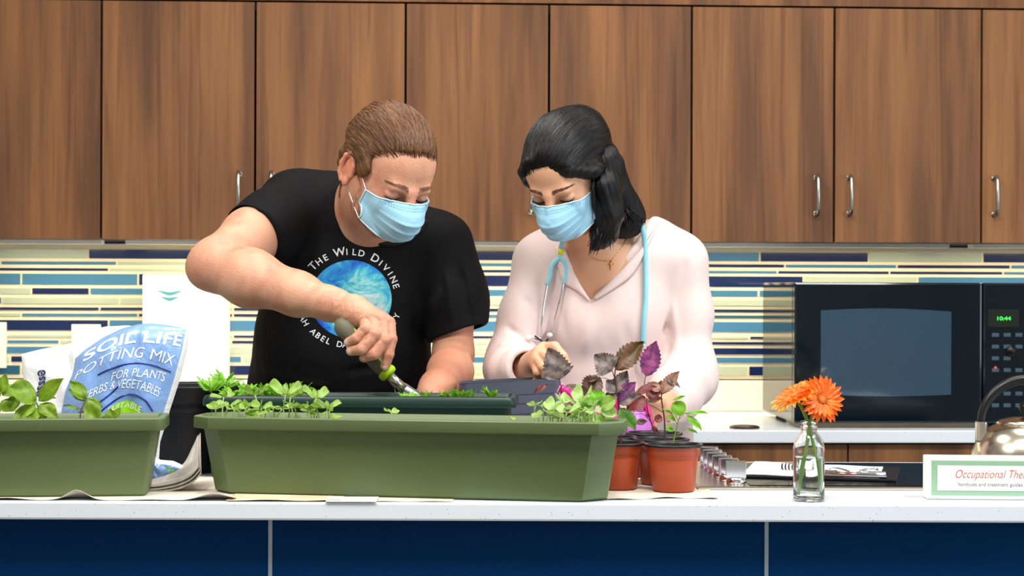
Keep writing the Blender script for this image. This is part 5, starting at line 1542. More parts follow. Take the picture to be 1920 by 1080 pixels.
# fine furrows: brow, knuckles, wrist
cre = []
for a, b, w_, d_ in ((( -.005, -.096, .016), (-.004, -.097, .003), .0018, -.0012), ((.006, -.096, .016), (.005, -.097, .003), .0018, -.0012), ((-.035, -.083, .036), (.035, -.083, .036), .002, -.0008), ((-.033, -.081, .048), (.033, -.081, .048), .002, -.0008),
                     ((-.045, -.078, -.017), (-.018, -.087, -.019), .0016, -.0009), ((.045, -.078, -.017), (.018, -.087, -.019), .0016, -.0009)):
    cre.append((ML(HM, a), ML(HM, b), w_, d_))
for a, b in (((640, 560), (634, 592)), ((646, 562), (641, 590)), ((700, 617), (712, 612)), ((706, 640), (722, 628)), ((690, 640), (700, 628)), ((672, 640), (680, 622)), ((712, 600), (706, 610)), ((697, 600), (691, 612))):
    cre.append((W(*a, 3.0), W(*b, 3.0), .0014, -.0010))
V = creases(V, N, cre)
hm_ = np.clip(1 - np.linalg.norm(V - W(690, 625, 3.0), axis=1) / .11, 0, 1)
V = V + N * ((wob(V, 420, 3) * .00035 * (hm_ > 0) + wob(V, 60, 5) * .0006)[:, None])
def mixc(C, col, w):
    return C * (1 - w[:, None]) + np.array(lin(*col))[None, :] * w[:, None]
C = np.tile(np.array(lin(212, 158, 128)), (len(V), 1))
n1 = wob(V, 38, 11); n2 = wob(V, 140, 12); n3 = wob(V, 420, 13)
C = mixc(C, (196, 124, 98), np.clip(.25 + .3 * n1 + .15 * n2, 0, .5))
C = mixc(C, (232, 184, 156), np.clip(.2 * n1 + .1 * n3, 0, .4)); C = mixc(C, (178, 104, 82), np.clip(.5 * wob(V, 90, 14) - .12, 0, .3))
for (c, r, col, a) in ((ML(HM, (0, -.115, -.03)), .03, (190, 104, 84), .5), (ML(HM, (-.080, .018, -.005)), .035, (204, 112, 84), .55), (ML(HM, (-.045, -.07, -.02)), .025, (190, 110, 88), .35),
                       (W(700, 640, 3.0), .055, (176, 112, 88), .55), (W(395, 515, 3.19), .04, (206, 122, 100), .5), (W(820, 700, 3.2), .09, (184, 110, 84), .55), (W(860, 640, 3.4), .07, (176, 104, 80), .5)):
    w_ = a * np.exp(-(np.linalg.norm(V - np.array(c), axis=1) / r) ** 2); C = mixc(C, col, w_)
# freckles / moles
rr = np.random.RandomState(5)
pool = rr.choice(len(V), 150)
for i in pool:
    r_ = rr.uniform(.0010, .0024); w_ = .45 * np.exp(-(np.linalg.norm(V - V[i], axis=1) / r_) ** 2); C = mixc(C, (140, 80, 56), w_)
# stubble: jaw, cheek and neck under the ears
jb = (lc[:, 2] < -.028 - .25 * (lc[:, 1] + .03)) & (lc[:, 2] > -.16) & (lc[:, 1] < .02)
jw = np.clip((-.028 - .25 * (lc[:, 1] + .03) - lc[:, 2]) / .025, 0, 1) * np.clip((.02 - lc[:, 1]) / .02, 0, 1) * (np.linalg.norm(lc, axis=1) < .17)
C = mixc(C, (104, 76, 60), np.clip(jw * (.70 + .35 * n3), 0, .9))
# nails
for p in (W(721, 690, 2.984), W(681, 672, 2.984), W(655, 660, 2.985), W(650, 643, 2.987)):
    w_ = .75 * np.clip(1.6 - np.linalg.norm(V - p, axis=1) / .0048, 0, 1); C = mixc(C, (236, 200, 186), w_)
man = thing('person', 'man in a black t-shirt and blue face mask digging with a trowel', 'person', (-.29, 3.6, 0))
man_loc = Vector((-.29, 3.6, 0))
def child(o, root, loc):
    o.parent = root; o.matrix_parent_inverse = Matrix.Translation(-Vector(loc)); return o
M_skin = attrmat('skin', .5, sss=.10, bump=.42, bscale=330)
body = npmesh('body', V, Q, M_skin, col=C); child(body, man, man_loc)
# eyes: lash lines and brows
M_lash = mat('eyelash', (34, 22, 18), .6); M_brow = mat('eyebrow_brown', (140, 100, 74), .8)
def facehit(bv, Mx, x, z, off=.0006):
    """point of the face surface straight behind local (x, z), lifted by off"""
    o = Mx @ Vector((x, -.3, z)); d = (Mx.to_3x3() @ Vector((0, 1, 0))).normalized()
    h = bv.ray_cast(o, d, 1)
    return None if h[0] is None else h[0] + h[1] * off
def facebits(HMx, root, rl, brow, lash, bv, browth=1.0, seed=1):
    r_ = random.Random(seed)
    for q in (-1, 1):
        m = MB(); pts = []
        for i in range(11):
            t = -1 + i / 5
            pts.append(facehit(bv, HMx, q * .031 + .0140 * t, -.0135 + .0034 * t * t, .0004))
        pts = [p for p in pts if p is not None]; n = len(pts)
        m.tube(pts, [.0006 + .0011 * math.sin(PI * (i + .6) / (n + .2)) for i in range(n)], 6)
        o = m.build('eyelashes', lash); child(o, root, rl)
        m = MB()
        for k in range(150):
            t = r_.random(); x = .010 + .038 * t; z = .0125 + .0055 * math.sin(t * 2.3) + r_.uniform(-.0036, .0036) * (1.15 - .8 * t) * browth
            a = facehit(bv, HMx, q * x, z, .0003); b = facehit(bv, HMx, q * (x + .0045), z + .0022 * (1 - 1.3 * t), .0008)
            if a is None or b is None: continue
            m.tube([a, (a + b) / 2 + (b - a) * .0, b], [.00035, .00035, .0001], 3)
        o = m.build('eyebrow', brow); child(o, root, rl)
def strands(bv, bvs_, Mx, n, cond, seed, yr=(-.105, .06), ln=(.04, .09), sway=.10, amax=1.6, twist=0.0, r=.0005):
    """thin hairs laid over the cap, running from the hairline backwards"""
    rr = random.Random(seed); m = MB()
    inv = Mx.inverted()
    for k in range(n):
        a = rr.uniform(-amax, amax); y0_ = rr.uniform(*yr); L_ = rr.uniform(*ln); pts = []
        for i in range(10):
            y = y0_ + L_ * i / 9; aa = a + sway * math.sin(y * 28 + k * .01) + twist * y
            d = Vector((math.sin(aa), -max(0, -y - .03) * 10, math.cos(aa))).normalized(); c = Vector((0, max(min(y, .09), -.055), .02))
            o = Mx @ (c + d * .22); w = (Mx.to_3x3() @ (-d)).normalized()
            h = bv.ray_cast(o, w, .4); h2 = bvs_.ray_cast(o, w, .4)
            p = None
            if h[0] is not None and (h2[0] is None or (h[0] - o).length < (h2[0] - o).length): p = h
            elif h2[0] is not None: p = h2
            if p is None: continue
            q = inv @ p[0]
            if not cond(q, rr): continue
            pts.append(p[0] + p[1] * (.0002 + .0005 * ((k * 7919) % 100) / 100))
        if len(pts) >= 4:
            n_ = len(pts); m.tube(pts, [r * (.3 + .7 * math.sin(PI * (i + .5) / n_)) for i in range(n_)], 3)
    return m
bvs = BVHTree.FromPolygons([tuple(v) for v in V], [tuple(q) for q in Q])
facebits(HM, man, man_loc, M_brow, M_lash, bvs, 1.25, 1)
mk = build_mask('face_mask', HM, None, M_mask, M_maskr, M_loop, bv=bvs); child(mk, man, man_loc)

# hair
M_hair = hairmat('brown_hair', (60, 38, 22), (132, 92, 58), .4, 30, 5)
hf = Field(M=HM)
hf.ell((0, .018, .035), (.0795, .1005, .0890), .01)
hf.ell((0, .034, .041), (.0790, .090, .0825), .02)
hf.ell((0, -.020, .046), (.0600, .0665, .064), .02)
hf.planes([((0, -.072, .072), (0, -.80, -1))], .016)
g = Field(M=HM); 
for q in (-1, 1): g.ell((q * .0735, -.018, .018), (.009, .022, .026), .01)
g.ell((0, .100, -.02), (.058, .034, .060), .02)
g.caps([(0, .118, -.03), (.0, .128, -.075), (-.006, .120, -.12)], [.022, .017, .010], .02)
hf.sub(g, .012)
for q in (-1, 1): hf.ell((q * .084, .018, -.008), (.014, .021, .033), .004, 's')
lo, hi = hf.bounds()
hV, hQ = hf.mesh(lo, hi, .0025)
hN = vnormals(hV, hQ); l = to_local(hV, HM)
u = np.arctan2(l[:, 0], l[:, 2] + .03 + np.clip(-l[:, 1], 0, 1) * .25); v_ = l[:, 1] + .25 * np.abs(l[:, 0])
u2 = u + .10 * np.sin(l[:, 1] * 30 + 2 * u)
hV = hV + hN * ((.0005 * np.sin(u2 * 46 + 20 * l[:, 1]) + .0004 * np.sin(u2 * 97 + 1) + .0013 * np.sin(u2 * 11 + 25 * l[:, 1]) + .0004 * wob(l, 60, 4))[:, None])
hair = npmesh('hair', hV, hQ, M_hair, flow=np.stack([u2, v_, 0 * u], 1)); child(hair, man, man_loc)
bvh_ = BVHTree.FromPolygons([tuple(v) for v in hV], [tuple(q) for q in hQ])
hc_ = lambda q, r: q.z + .80 * q.y - .0144 > -.004 + r.uniform(-.003, .003) + .003 * math.sin(q.x * 160) and not (abs(q.x) > .068 and -.02 < q.y - .018 < .02 and q.z < .02)
for nm, n_, cl_, sd_ in (('loose_hair_strands', 1500, (122, 82, 50), 2), ('dark_hair_strands', 900, (58, 34, 20), 3)):
    m = strands(bvh_, bvs, HM, n_, hc_, sd_, ln=(.07, .13), sway=.03, r=.00045); o = m.build(nm, mat(nm, cl_, .4)); child(o, man, man_loc)
# t-shirt
t_ = Field()
t_.chain([(W(634, 850, 3.56), .168, .13), (W(634, 740, 3.54), .168, .135), (W(640, 640, 3.49), .163, .132), (W(655, 520, 3.47), .162, .125), (W(676, 430, 3.45), .142, .098)], .05)
t_.cap(W(556, 392, 3.42), W(796, 455, 3.44), .063, .058, .05)
t_.ell(W(640, 405, 3.53), (.125, .085, .085), .05)
t_.cap(W(600, 380, 3.45), W(640, 372, 3.47), .052, .045, .03)
t_.cap(W(618, 372, 3.42), W(650, 420, 3.385), .030, .026, .03)
sr = Field(); sr.caps([W(550, 394, 3.41), W(500, 425, 3.32), W(440, 470, 3.23)], [.068, .0635, .0610], .03)
ad = el - sh; ad /= np.linalg.norm(ad)
hemp = W(471, 443, 3.285)
sr.planes([(hemp, tuple(ad))], .004)
hole = Field(); hole.cap(hemp - ad * .03, hemp + ad * .08, .0565, .0565, .0)
sr.sub(hole, .003, 's')
t_.sub(sr, .03)
t_.sub(hole, .003, 's')
sl = Field(); sl.caps([W(824, 460, 3.44), W(852, 560, 3.42), W(862, 680, 3.40)], [.066, .060, .059], .03)
dl = ell_ - shl; dl /= np.linalg.norm(dl); hp = W(858, 624, 3.41)
nrm = np.array((.32, -.10, -.94))
sl.planes([(hp, tuple(nrm))], .004)
holl = Field(); holl.cap(hp - dl * .035, hp + dl * .08, .0495, .0495, .0); sl.sub(holl, .003, 's')
t_.sub(sl, .025)
t_.planes([((0, 0, .965), (0, 0, -1))], .004)
lo, hi = t_.bounds(); lo[2] = .95
tV, tQ = t_.mesh(lo, hi, .0034)
tV = relax(tV, tQ, 2, .4)
tN = vnormals(tV, tQ)
tc_ = []
for a, b, w_, d_ in (((505, 350, 3.38), (545, 470, 3.34), .010, -.007), ((530, 335, 3.38), (590, 470, 3.36), .010, .005), ((470, 400, 3.24), (560, 400, 3.34), .009, .004), ((600, 345, 3.40), (650, 520, 3.36), .012, -.005),
                     ((560, 480, 3.36), (520, 600, 3.38), .012, -.007), ((590, 500, 3.36), (560, 640, 3.38), .012, .005), ((800, 470, 3.36), (770, 590, 3.36), .014, -.007), ((760, 470, 3.34), (700, 520, 3.33), .014, .004),
                     ((830, 540, 3.36), (760, 640, 3.38), .012, .006), ((860, 480, 3.37), (880, 600, 3.36), .010, -.005), ((835, 500, 3.36), (850, 610, 3.36), .010, .004), ((490, 640, 3.42), (600, 690, 3.36), .012, -.005), ((640, 700, 3.35), (780, 680, 3.38), .012, -.005), ((480, 690, 3.42), (620, 725, 3.36), .010, .004),
                     ((790, 560, 3.38), (720, 620, 3.35), .010, -.004), ((450, 395, 3.23), (520, 470, 3.25), .004, -.002)):
    tc_.append((W(*a), W(*b), w_, d_))
tc_ = [(a, b, w_ * .8, d_ * 1.7) for a, b, w_, d_ in tc_]
tV = creases(tV, tN, tc_)
tV = tV + tN * ((wob(tV, 16, 21) * .0045 + wob(tV, 34, 22) * .0020 + wob(tV * np.array([1, 1, .45]), 70, 23) * .0009)[:, None])
M_tee = mat('black_cotton', (22, 22, 24), .8, bump=.25, bscale=700, spec=.22)
M_tee.node_tree.nodes['Principled BSDF'].inputs['Base Color'].default_value = (.0036, .0036, .0042, 1)
tee = npmesh('t_shirt', tV, tQ, M_tee); child(tee, man, man_loc)
bvh = BVHTree.FromPolygons([tuple(v) for v in tV], [tuple(q) for q in tQ])
# collar rib
def onsurf(bv, px, py, off=.0008, D0=2.9, dflt=3.4):
    """nearest front surface point seen at that place of the chest"""
    o = Vector((0, 0, CAMZ)); p = Vector(W(px, py, 3.4)); d = (p - o).normalized()
    hit = bv.ray_cast(o, d, 6)
    if hit[0] is None: return Vector(W(px, py, dflt)), Vector((0, -1, 0))
    return hit[0] + hit[1] * off, hit[1]
col_pts = [onsurf(bvh, x, y, .001)[0] for x, y in ((640, 352), (642, 375), (650, 400), (664, 424), (684, 442), (708, 454), (735, 458), (762, 450), (784, 434), (798, 414))]
m = MB(); m.tube(bez(col_pts, 4), .0055, 10, flat=1.0); o = m.build('collar', mat('black_rib', (11, 11, 13), .9), tee)
# printed disc and lettering
cc = (658, 561); Rx = 75
def project(bm, off, name, mt, parent):
    for v in bm.verts: v.co = onsurf(bvh, v.co.x, v.co.y, off)[0]
    b = MB(); b.bm(bm, 0, True); return b.build(name, mt, parent)
def shirtxy(r, a, rx=76.0, ry=73.0):   # a: degrees clockwise from the top
    # the print leans with the chest
    t = math.radians(a); x = r * rx * math.sin(t); y = -r * ry * math.cos(t)
    return cc[0] + x + .0 * y, cc[1] + y
bm = bmesh.new(); rings = 26; seg = 72
vv = [[bm.verts.new((*shirtxy(i / rings, 360 * k / seg), 0)) for k in range(seg)] for i in range(1, rings + 1)]
c0 = bm.verts.new((*cc, 0))
for k in range(seg): bm.faces.new((c0, vv[0][(k + 1) % seg], vv[0][k]))
for i in range(rings - 1):
    for k in range(seg): bm.faces.new((vv[i][k], vv[i][(k + 1) % seg], vv[i + 1][(k + 1) % seg], vv[i + 1][k]))
def printmat():
    m, nt, b = newmat('watercolour_print'); N = nt.nodes; L = nt.links
    tc = N.new('ShaderNodeTexCoord'); n = N.new('ShaderNodeTexNoise'); n.inputs['Scale'].default_value = 15; n.inputs['Detail'].default_value = 10; n.inputs['Distortion'].default_value = .5; n.inputs['Roughness'].default_value = .72
    mp = N.new('ShaderNodeMapping'); mp.inputs['Scale'].default_value = (1, 1, 1.5); L.new(tc.outputs['Object'], mp.inputs['Vector'])
    L.new(mp.outputs[0], n.inputs['Vector'])
    # radial falloff of the print itself: pale middle, strong blue rim
    sp = N.new('ShaderNodeVectorMath'); sp.operation = 'DISTANCE'; c = Vector(W(680, 568, 3.36)); sp.inputs[1].default_value = c
    L.new(tc.outputs['Object'], sp.inputs[0])
    mm = N.new('ShaderNodeMath'); mm.operation = 'MULTIPLY_ADD'; mm.inputs[1].default_value = -3.2; mm.inputs[2].default_value = .19; L.new(sp.outputs['Value'], mm.inputs[0])
    ad_ = N.new('ShaderNodeMath'); ad_.operation = 'ADD'; L.new(mm.outputs[0], ad_.inputs[0]); L.new(n.outputs['Fac'], ad_.inputs[1])
    cr = N.new('ShaderNodeValToRGB'); e = cr.color_ramp.elements
    e[0].position = .30; e[0].color = (*lin(8, 70, 184), 1); e[1].position = .66; e[1].color = (*lin(222, 240, 244), 1)
    for p_, c_ in ((.38, (14, 112, 214)), (.45, (40, 156, 220)), (.52, (84, 204, 220)), (.58, (150, 226, 228))): x = e.new(p_); x.color = (*lin(*c_), 1)
    L.new(ad_.outputs[0], cr.inputs['Fac']); L.new(cr.outputs[0], b.inputs['Base Color']); b.inputs['Roughness'].default_value = .7
    return m
project(bm, .0008, 'printed_disc', printmat(), tee)
M_wp = mat('white_shirt_print', (232, 234, 236), .7)
def ringtext(s, a0, a1, r, size, flip=False, r1=None):
    rA = r
    """letters centred from angle a0 to a1 (deg clockwise from top)"""
    n = len(s)
    for i, ch in enumerate(s):
        if ch == ' ': continue
        a = a0 + (a1 - a0) * i / (n - 1); r = rA + ((r1 if r1 else rA) - rA) * i / (n - 1)
        vs, fs = text2d(ch, 1.0, 0, .012)
        big = size * (1.25 if (i == 0 or s[i - 1] == ' ') and not flip else 1.0)
        bm = bmesh.new(); V_ = []
        x0, y0 = shirtxy(r, a)
        # tangent and outward of the ellipse
        xa, ya = shirtxy(r, a + 1); tx, ty = xa - x0, ya - y0; L_ = math.hypot(tx, ty); tx /= L_; ty /= L_
        ox, oy = ty, -tx
        if flip: tx, ty, ox, oy = -tx, -ty, -ox, -oy
        for x, y in vs:
            y = y - (.0 if not flip else .0)
            V_.append(bm.verts.new((x0 + tx * x * big + ox * y * big, y0 + ty * x * big + oy * y * big, 0)))
        for fc in fs:
            try: bm.faces.new([V_[q] for q in fc])
            except Exception: pass
        bmesh.ops.triangulate(bm, faces=bm.faces[:])
        project(bm, .0010, 'printed_letter', M_wp, tee)
ringtext('THE WILD DIVINE', -48, 73, 1.17, 17, False, 1.08)
ringtext('RAH ABEL DAR', 255, 180, 1.36, 15.5, True, 1.24)
ringtext('NY', 122, 111, 1.27, 15.5, True)
# trousers and shoes
tr = Field()
tr.chain([(W(636, 800, 3.56), .155, .12), (np.array((-.335, 3.57, .90)), .165, .125), (np.array((-.29, 3.58, .86)), .16, .12)], .03)
for x in (-.385, -.195): tr.caps([(x, 3.58, .86), (x - .0, 3.60, .50), (x, 3.63, .07)], [.105, .078, .070], .03)
lo, hi = tr.bounds(); lo[2] = .03; V2, Q2 = tr.mesh(lo, hi, .007)
N2 = vnormals(V2, Q2); V2 = V2 + N2 * (wob(V2, 18, 9) * .005)[:, None]
o = npmesh('trousers', V2, Q2, mat('dark_denim', (34, 40, 56), .9)); child(o, man, man_loc)
for x in (-.385, -.195):
    s_ = Field(); s_.cap((x, 3.66, .05), (x, 3.50, .042), .050, .042, .02); s_.cap((x, 3.66, .07), (x, 3.64, .10), .048, .05, .02); s_.planes([((0, 0, .0), (0, 0, -1))], .004)
    lo, hi = s_.bounds(); V2, Q2 = s_.mesh(lo, hi, .006); o = npmesh('shoe', V2, Q2, mat('shoe_black', (20, 20, 22), .5)); child(o, man, man_loc)

# ---------------------------------------------------------------- trowel
hb0 = Vector(W(636, 606, 3.030)); h1 = Vector(W(724, 697, 3.012)); ax = (h1 - hb0).normalized()
tro = thing('garden_trowel', 'garden trowel with a grey-green and lime handle held by the man', 'trowel', hb0)
path = [hb0 + ax * t for t in (-.004, .004, .014, .026, .040, .058, .080, .100, .118, .124)]
path = [p + Vector((0, -.004 * math.sin(i * .5), .003 * math.sin(i * .6))) for i, p in enumerate(path)]
m = MB(); m.tube([p - hb0 for p in path], [.008, .0155, .0185, .0175, .0145, .0130, .0135, .0128, .0115, .0110], 22); m.build('handle', mat('grey_green_rubber', (104, 102, 82), .6), tro)
m = MB(); up_ = ax.orthogonal()
sd = Vector((.55, -.72, .42)).normalized()
m.tube([p - hb0 + sd * r_ for p, r_ in zip(path[3:8], (.0150, .0128, .0115, .0118, .011))], [.002, .0042, .0048, .0045, .002], 10); m.build('grip_inlay', mat('lime_plastic', (176, 214, 20), .4), tro)
m = MB(); m.lathe([(.011, -.004), (.0155, -.002), (.0165, .003), (.0150, .008), (.0100, .0095)], h1 - hb0, 28, axis=ax); m.build('collar', mat('lime_plastic_collar', (176, 216, 18), .4), tro)
s1 = Vector(W(756, 731, 3.012))
m = MB(); m.tube([h1 - hb0 + ax * .006, s1 - hb0], [.0085, .0095], 16); m.build('shaft', M_steel, tro)
tip = Vector(W(797, 757, 3.005)); b0 = Vector(W(744, 722, 3.012)); d_ = (tip - b0); L_ = d_.length; d_.normalize()
nrm_ = Vector((.50, -.42, .60)); nrm_ = (nrm_ - d_ * nrm_.dot(d_)).normalized(); sd_ = d_.cross(nrm_)
P = []
for i in range(19):
    v = i / 18; w_ = .021 * min(1, (v / .12 + .05)) ** .5 * (1 if v < .55 else math.cos((v - .55) / .45 * PI / 2) ** .6 + .02)
    P.append([(b0 - hb0 + d_ * L_ * v + sd_ * w_ * (j / 6) - nrm_ * (.010 * (1 - (j / 6) ** 2)) * (1 - .4 * v))[:] for j in range(-6, 7)])
m = MB(); m.grid(P); m.build('blade', mat('dark_steel_blade', (96, 98, 100), .3, .9), tro, solid=.0014, off=0)
# ---------------------------------------------------------------- the woman
HW = headframe(W(1064, 326, 3.30), -30, 34, -2, .92)
f = Field()
f.chain([(W(1140, 850, 3.56), .140, .09), (W(1138, 700, 3.52), .120, .09), (W(1134, 570, 3.50), .128, .090), (W(1140, 480, 3.48), .125, .075)], .04)
f.cap(W(1020, 486, 3.46), W(1265, 486, 3.46), .040, .040, .04)
f.cap(W(1128, 470, 3.46), W(1092, 395, 3.36), .050, .048, .03)
f.cap(W(1130, 455, 3.48), W(1215, 452, 3.48), .045, .036, .04); f.cap(W(1130, 455, 3.48), W(1040, 460, 3.48), .045, .036, .04)
f.ell(W(1122, 520, 3.43), (.085, .055, .06), .05)
add_head(f, HW, .93, False)
shr = W(1008, 488, 3.46); elr = W(962, 690, 3.40); wrr = W(992, 690, 3.235)
f.caps([shr, W(985, 600, 3.43), elr], [.042, .036, .032], .02); f.caps([elr, W(975, 694, 3.32), wrr], [.032, .030, .0215], .02)
shw = W(1274, 490, 3.46); elw = W(1294, 690, 3.44); wrw = W(1240, 762, 3.24)
f.caps([shw, W(1288, 600, 3.46), elw], [.042, .037, .033], .02); f.caps([elw, W(1268, 730, 3.34), wrw], [.033, .030, .022], .02)
# her right hand reaching forward, index pointing down
h = Field()
m_ = [W(1020, 652, 3.165), W(1012, 660, 3.155), W(1006, 670, 3.150), W(1003, 682, 3.150)]
for p in m_: h.cap(W(998, 684, 3.215), p, .019, .0108, .012)
h.caps([m_[0], W(1040, 650, 3.145), W(1056, 668, 3.135), W(1067, 690, 3.130)], [.0105, .0092, .0080, .0062], .003)
h.caps([m_[1], W(1028, 672, 3.130), W(1038, 692, 3.125), W(1040, 706, 3.132)], [.0105, .0094, .0084, .0068], .003)
h.caps([m_[2], W(1018, 688, 3.128), W(1024, 704, 3.130), W(1020, 712, 3.145)], [.0102, .0092, .0082, .0068], .003)
h.caps([m_[3], W(1008, 698, 3.134), W(1010, 710, 3.142), W(1004, 714, 3.155)], [.0092, .0082, .0074, .0062], .003)
h.caps([W(1002, 690, 3.205), W(1018, 706, 3.185), W(1034, 710, 3.165), W(1046, 704, 3.150)], [.014, .0115, .0095, .0075], .004)
f.sub(h, .006)
# her left hand resting against the watering can
h2 = Field()
for i, (dy, dz) in enumerate(((0, 0), (7, .004), (14, .006), (21, .008))):
    a = W(1222, 764 + dy * 1.4, 3.215 + dz); h2.cap(wrw, a, .018, .0105, .012)
    h2.caps([a, W(1206, 764 + dy * 1.5, 3.192 + dz), W(1192, 768 + dy * 1.5, 3.190 + dz), W(1180, 772 + dy * 1.5, 3.196 + dz)], [.0100, .0092, .0084, .0068], .002)
h2.caps([wrw, W(1228, 752, 3.19), W(1214, 748, 3.172), W(1202, 750, 3.168)], [.015, .0115, .0095, .0078], .004)
f.sub(h2, .006)
f.caps([W(1100, 880, 3.57), np.array((.13, 3.60, .48)), np.array((.12, 3.63, .09))], [.075, .050, .036], .04)
f.caps([W(1180, 880, 3.57), np.array((.27, 3.60, .48)), np.array((.28, 3.63, .09))], [.075, .050, .036], .04)
for x in (.12, .28): f.cap((x, 3.62, .05), (x, 3.52, .035), .030, .024, .03)
hc = np.array(ML(HW, (0, -.01, -.01))); hb = (hc - .15, hc + .15)
handb = (np.array((W(985, 700, 3.1)[0], 3.10, W(700, 730, 3.15)[2])), np.array((W(1085, 700, 3.1)[0], 3.26, W(700, 625, 3.2)[2])))
hand2 = (np.array((W(1165, 700, 3.1)[0], 3.14, W(700, 830, 3.15)[2])), np.array((W(1262, 700, 3.1)[0], 3.27, W(700, 735, 3.2)[2])))
lo, hi = f.bounds()
V, Q = joinpieces(f, [((lo[0], lo[1], 0.0), (hi[0], hi[1], .96), .006, ()), ((lo[0], 3.0, .95), (hi[0], hi[1], 1.60), .003, (hb, handb, hand2)), (hb[0], hb[1], .0019, ()), (handb[0], handb[1], .0013, ()), (hand2[0], hand2[1], .0016, ())])
N = vnormals(V, Q); lc = to_local(V, HW)
cre = [(ML(HW, (-.045, -.078, -.017)), ML(HW, (-.018, -.087, -.018)), .0016, -.0006), (ML(HW, (.045, -.078, -.017)), ML(HW, (.018, -.087, -.018)), .0016, -.0006),
       (W(1100, 500, 3.40), W(1170, 485, 3.40), .006, .0025), (W(1108, 480, 3.4), W(1040, 478, 3.4), .006, .002)]
V = creases(V, N, cre)
C = np.tile(np.array(lin(224, 172, 138)), (len(V), 1)); n1 = wob(V, 38, 31); n3 = wob(V, 300, 33)
C = mixc(C, (208, 146, 112), np.clip(.2 + .3 * n1, 0, .4))
for (c, r, col, a) in ((ML(HW, (0, -.11, -.03)), .03, (206, 128, 98), .35), (W(1010, 690, 3.15), .04, (206, 136, 102), .4), (ML(HW, (.08, .018, -.005)), .03, (206, 122, 92), .5)):
    C = mixc(C, col, a * np.exp(-(np.linalg.norm(V - np.array(c), axis=1) / r) ** 2))
w_ = .9 * np.clip(1.6 - np.linalg.norm(V - W(1068, 691, 3.121), axis=1) / .0050, 0, 1); C = mixc(C, (246, 226, 232), w_)
wl_ = Vector((.19, 3.6, 0))
woman = thing('person', 'woman in a pale pink blouse, blue face mask and stethoscope', 'person', wl_)
body = npmesh('body', V, Q, attrmat('skin_light', .45, sss=.12, bump=.15, bscale=420), col=C); child(body, woman, wl_)
bvs = BVHTree.FromPolygons([tuple(v) for v in V], [tuple(q) for q in Q])
facebits(HW, woman, wl_, mat('eyebrow_black', (112, 78, 62), .8), mat('eyelash_black', (16, 12, 12), .6), bvs, .9, 2)
mk = build_mask('face_mask', HW, None, M_mask, M_maskr, M_loop, wide=.97, bv=bvs); child(mk, woman, wl_)
# hair
M_bh = hairmat('black_hair', (3, 3, 4), (16, 12, 12), .38, 40, 6)
hf = Field(M=HW)
hf.ell((0, .018, .036), (.0805, .1030, .0865), .01); hf.ell((0, .034, .034), (.0830, .092, .0800), .02); hf.ell((0, -.022, .042), (.0640, .0690, .064), .02); hf.ell((.018, .058, .064), (.054, .052, .040), .03)
hf.planes([((0, -.080, .058), (.12, -.80, -1))], .014)
g = Field(M=HW)
g.caps([(-.030, -.070, .072), (-.066, -.050, .040), (-.076, -.030, .005), (-.078, -.016, -.022)], [.012, .012, .010, .006], .012)
g.caps([(.020, -.076, .056), (.045, -.064, .046), (.064, -.045, .034), (.076, -.022, .020), (.084, .010, .0)], [.009, .011, .012, .012, .012], .025)
hf.sub(g, .012)
lo, hi = hf.bounds(); hV, hQ = hf.mesh(lo, hi, .0027); hN = vnormals(hV, hQ); l = to_local(hV, HW)
u = np.arctan2(l[:, 0] - .5 * l[:, 1], l[:, 2] + .04); v_ = l[:, 1] + .3 * l[:, 0]; u2 = u + .08 * np.sin(l[:, 1] * 30 + 2 * u)
hV = hV + hN * ((.0005 * np.sin(u2 * 60) + .0012 * np.sin(u2 * 13 + 20 * l[:, 1]) + .0010 * wob(l, 70, 8)))[:, None]
hV0, hQ0 = hV, hQ
o = npmesh('hair', hV, hQ, M_bh, flow=np.stack([u2, v_, 0 * u], 1)); child(o, woman, wl_)
b_ = Field()
b_.chain([(W(1094, 272, 3.37), .052, .060), (W(1124, 318, 3.37), .042, .058), (W(1144, 360, 3.38), .036, .052), (W(1160, 398, 3.40), .043, .048), (W(1172, 412, 3.40), .036, .040)], .02)
b_.chain([(W(1118, 306, 3.30), .022, .024), (W(1136, 350, 3.27), .028, .030), (W(1140, 400, 3.28), .0265, .030), (W(1132, 436, 3.29), .022, .024), (W(1118, 462, 3.30), .010, .012)], .02)
b_.ell(ML(HW, (.080, .024, .004)), (.026, .032, .036), .02)
b_.cap(W(1104, 288, 3.31), W(1140, 312, 3.34), .030, .026, .02)
lo, hi = b_.bounds(); hV, hQ = b_.mesh(lo, hi, .0027); hN = vnormals(hV, hQ)
ax_ = np.interp(hV[:, 2], [1.30, 1.36, 1.40, 1.50], [.17, .20, .185, .155]); u = np.arctan2(hV[:, 0] - ax_, -(hV[:, 1] - 3.36)); v_ = hV[:, 2]
hV = hV + hN * ((.0009 * np.sin(u * 26 + 12 * v_) + .0006 * np.sin(u * 61) + .0014 * np.sin(u * 9 + 20 * v_)))[:, None]
M_bh2 = hairmat('black_hair_straight', (3, 3, 4), (13, 11, 12), .38, 26, 4)
o = npmesh('hair_length', hV, hQ, M_bh2, flow=np.stack([u, v_, 0 * u], 1)); child(o, woman, wl_)
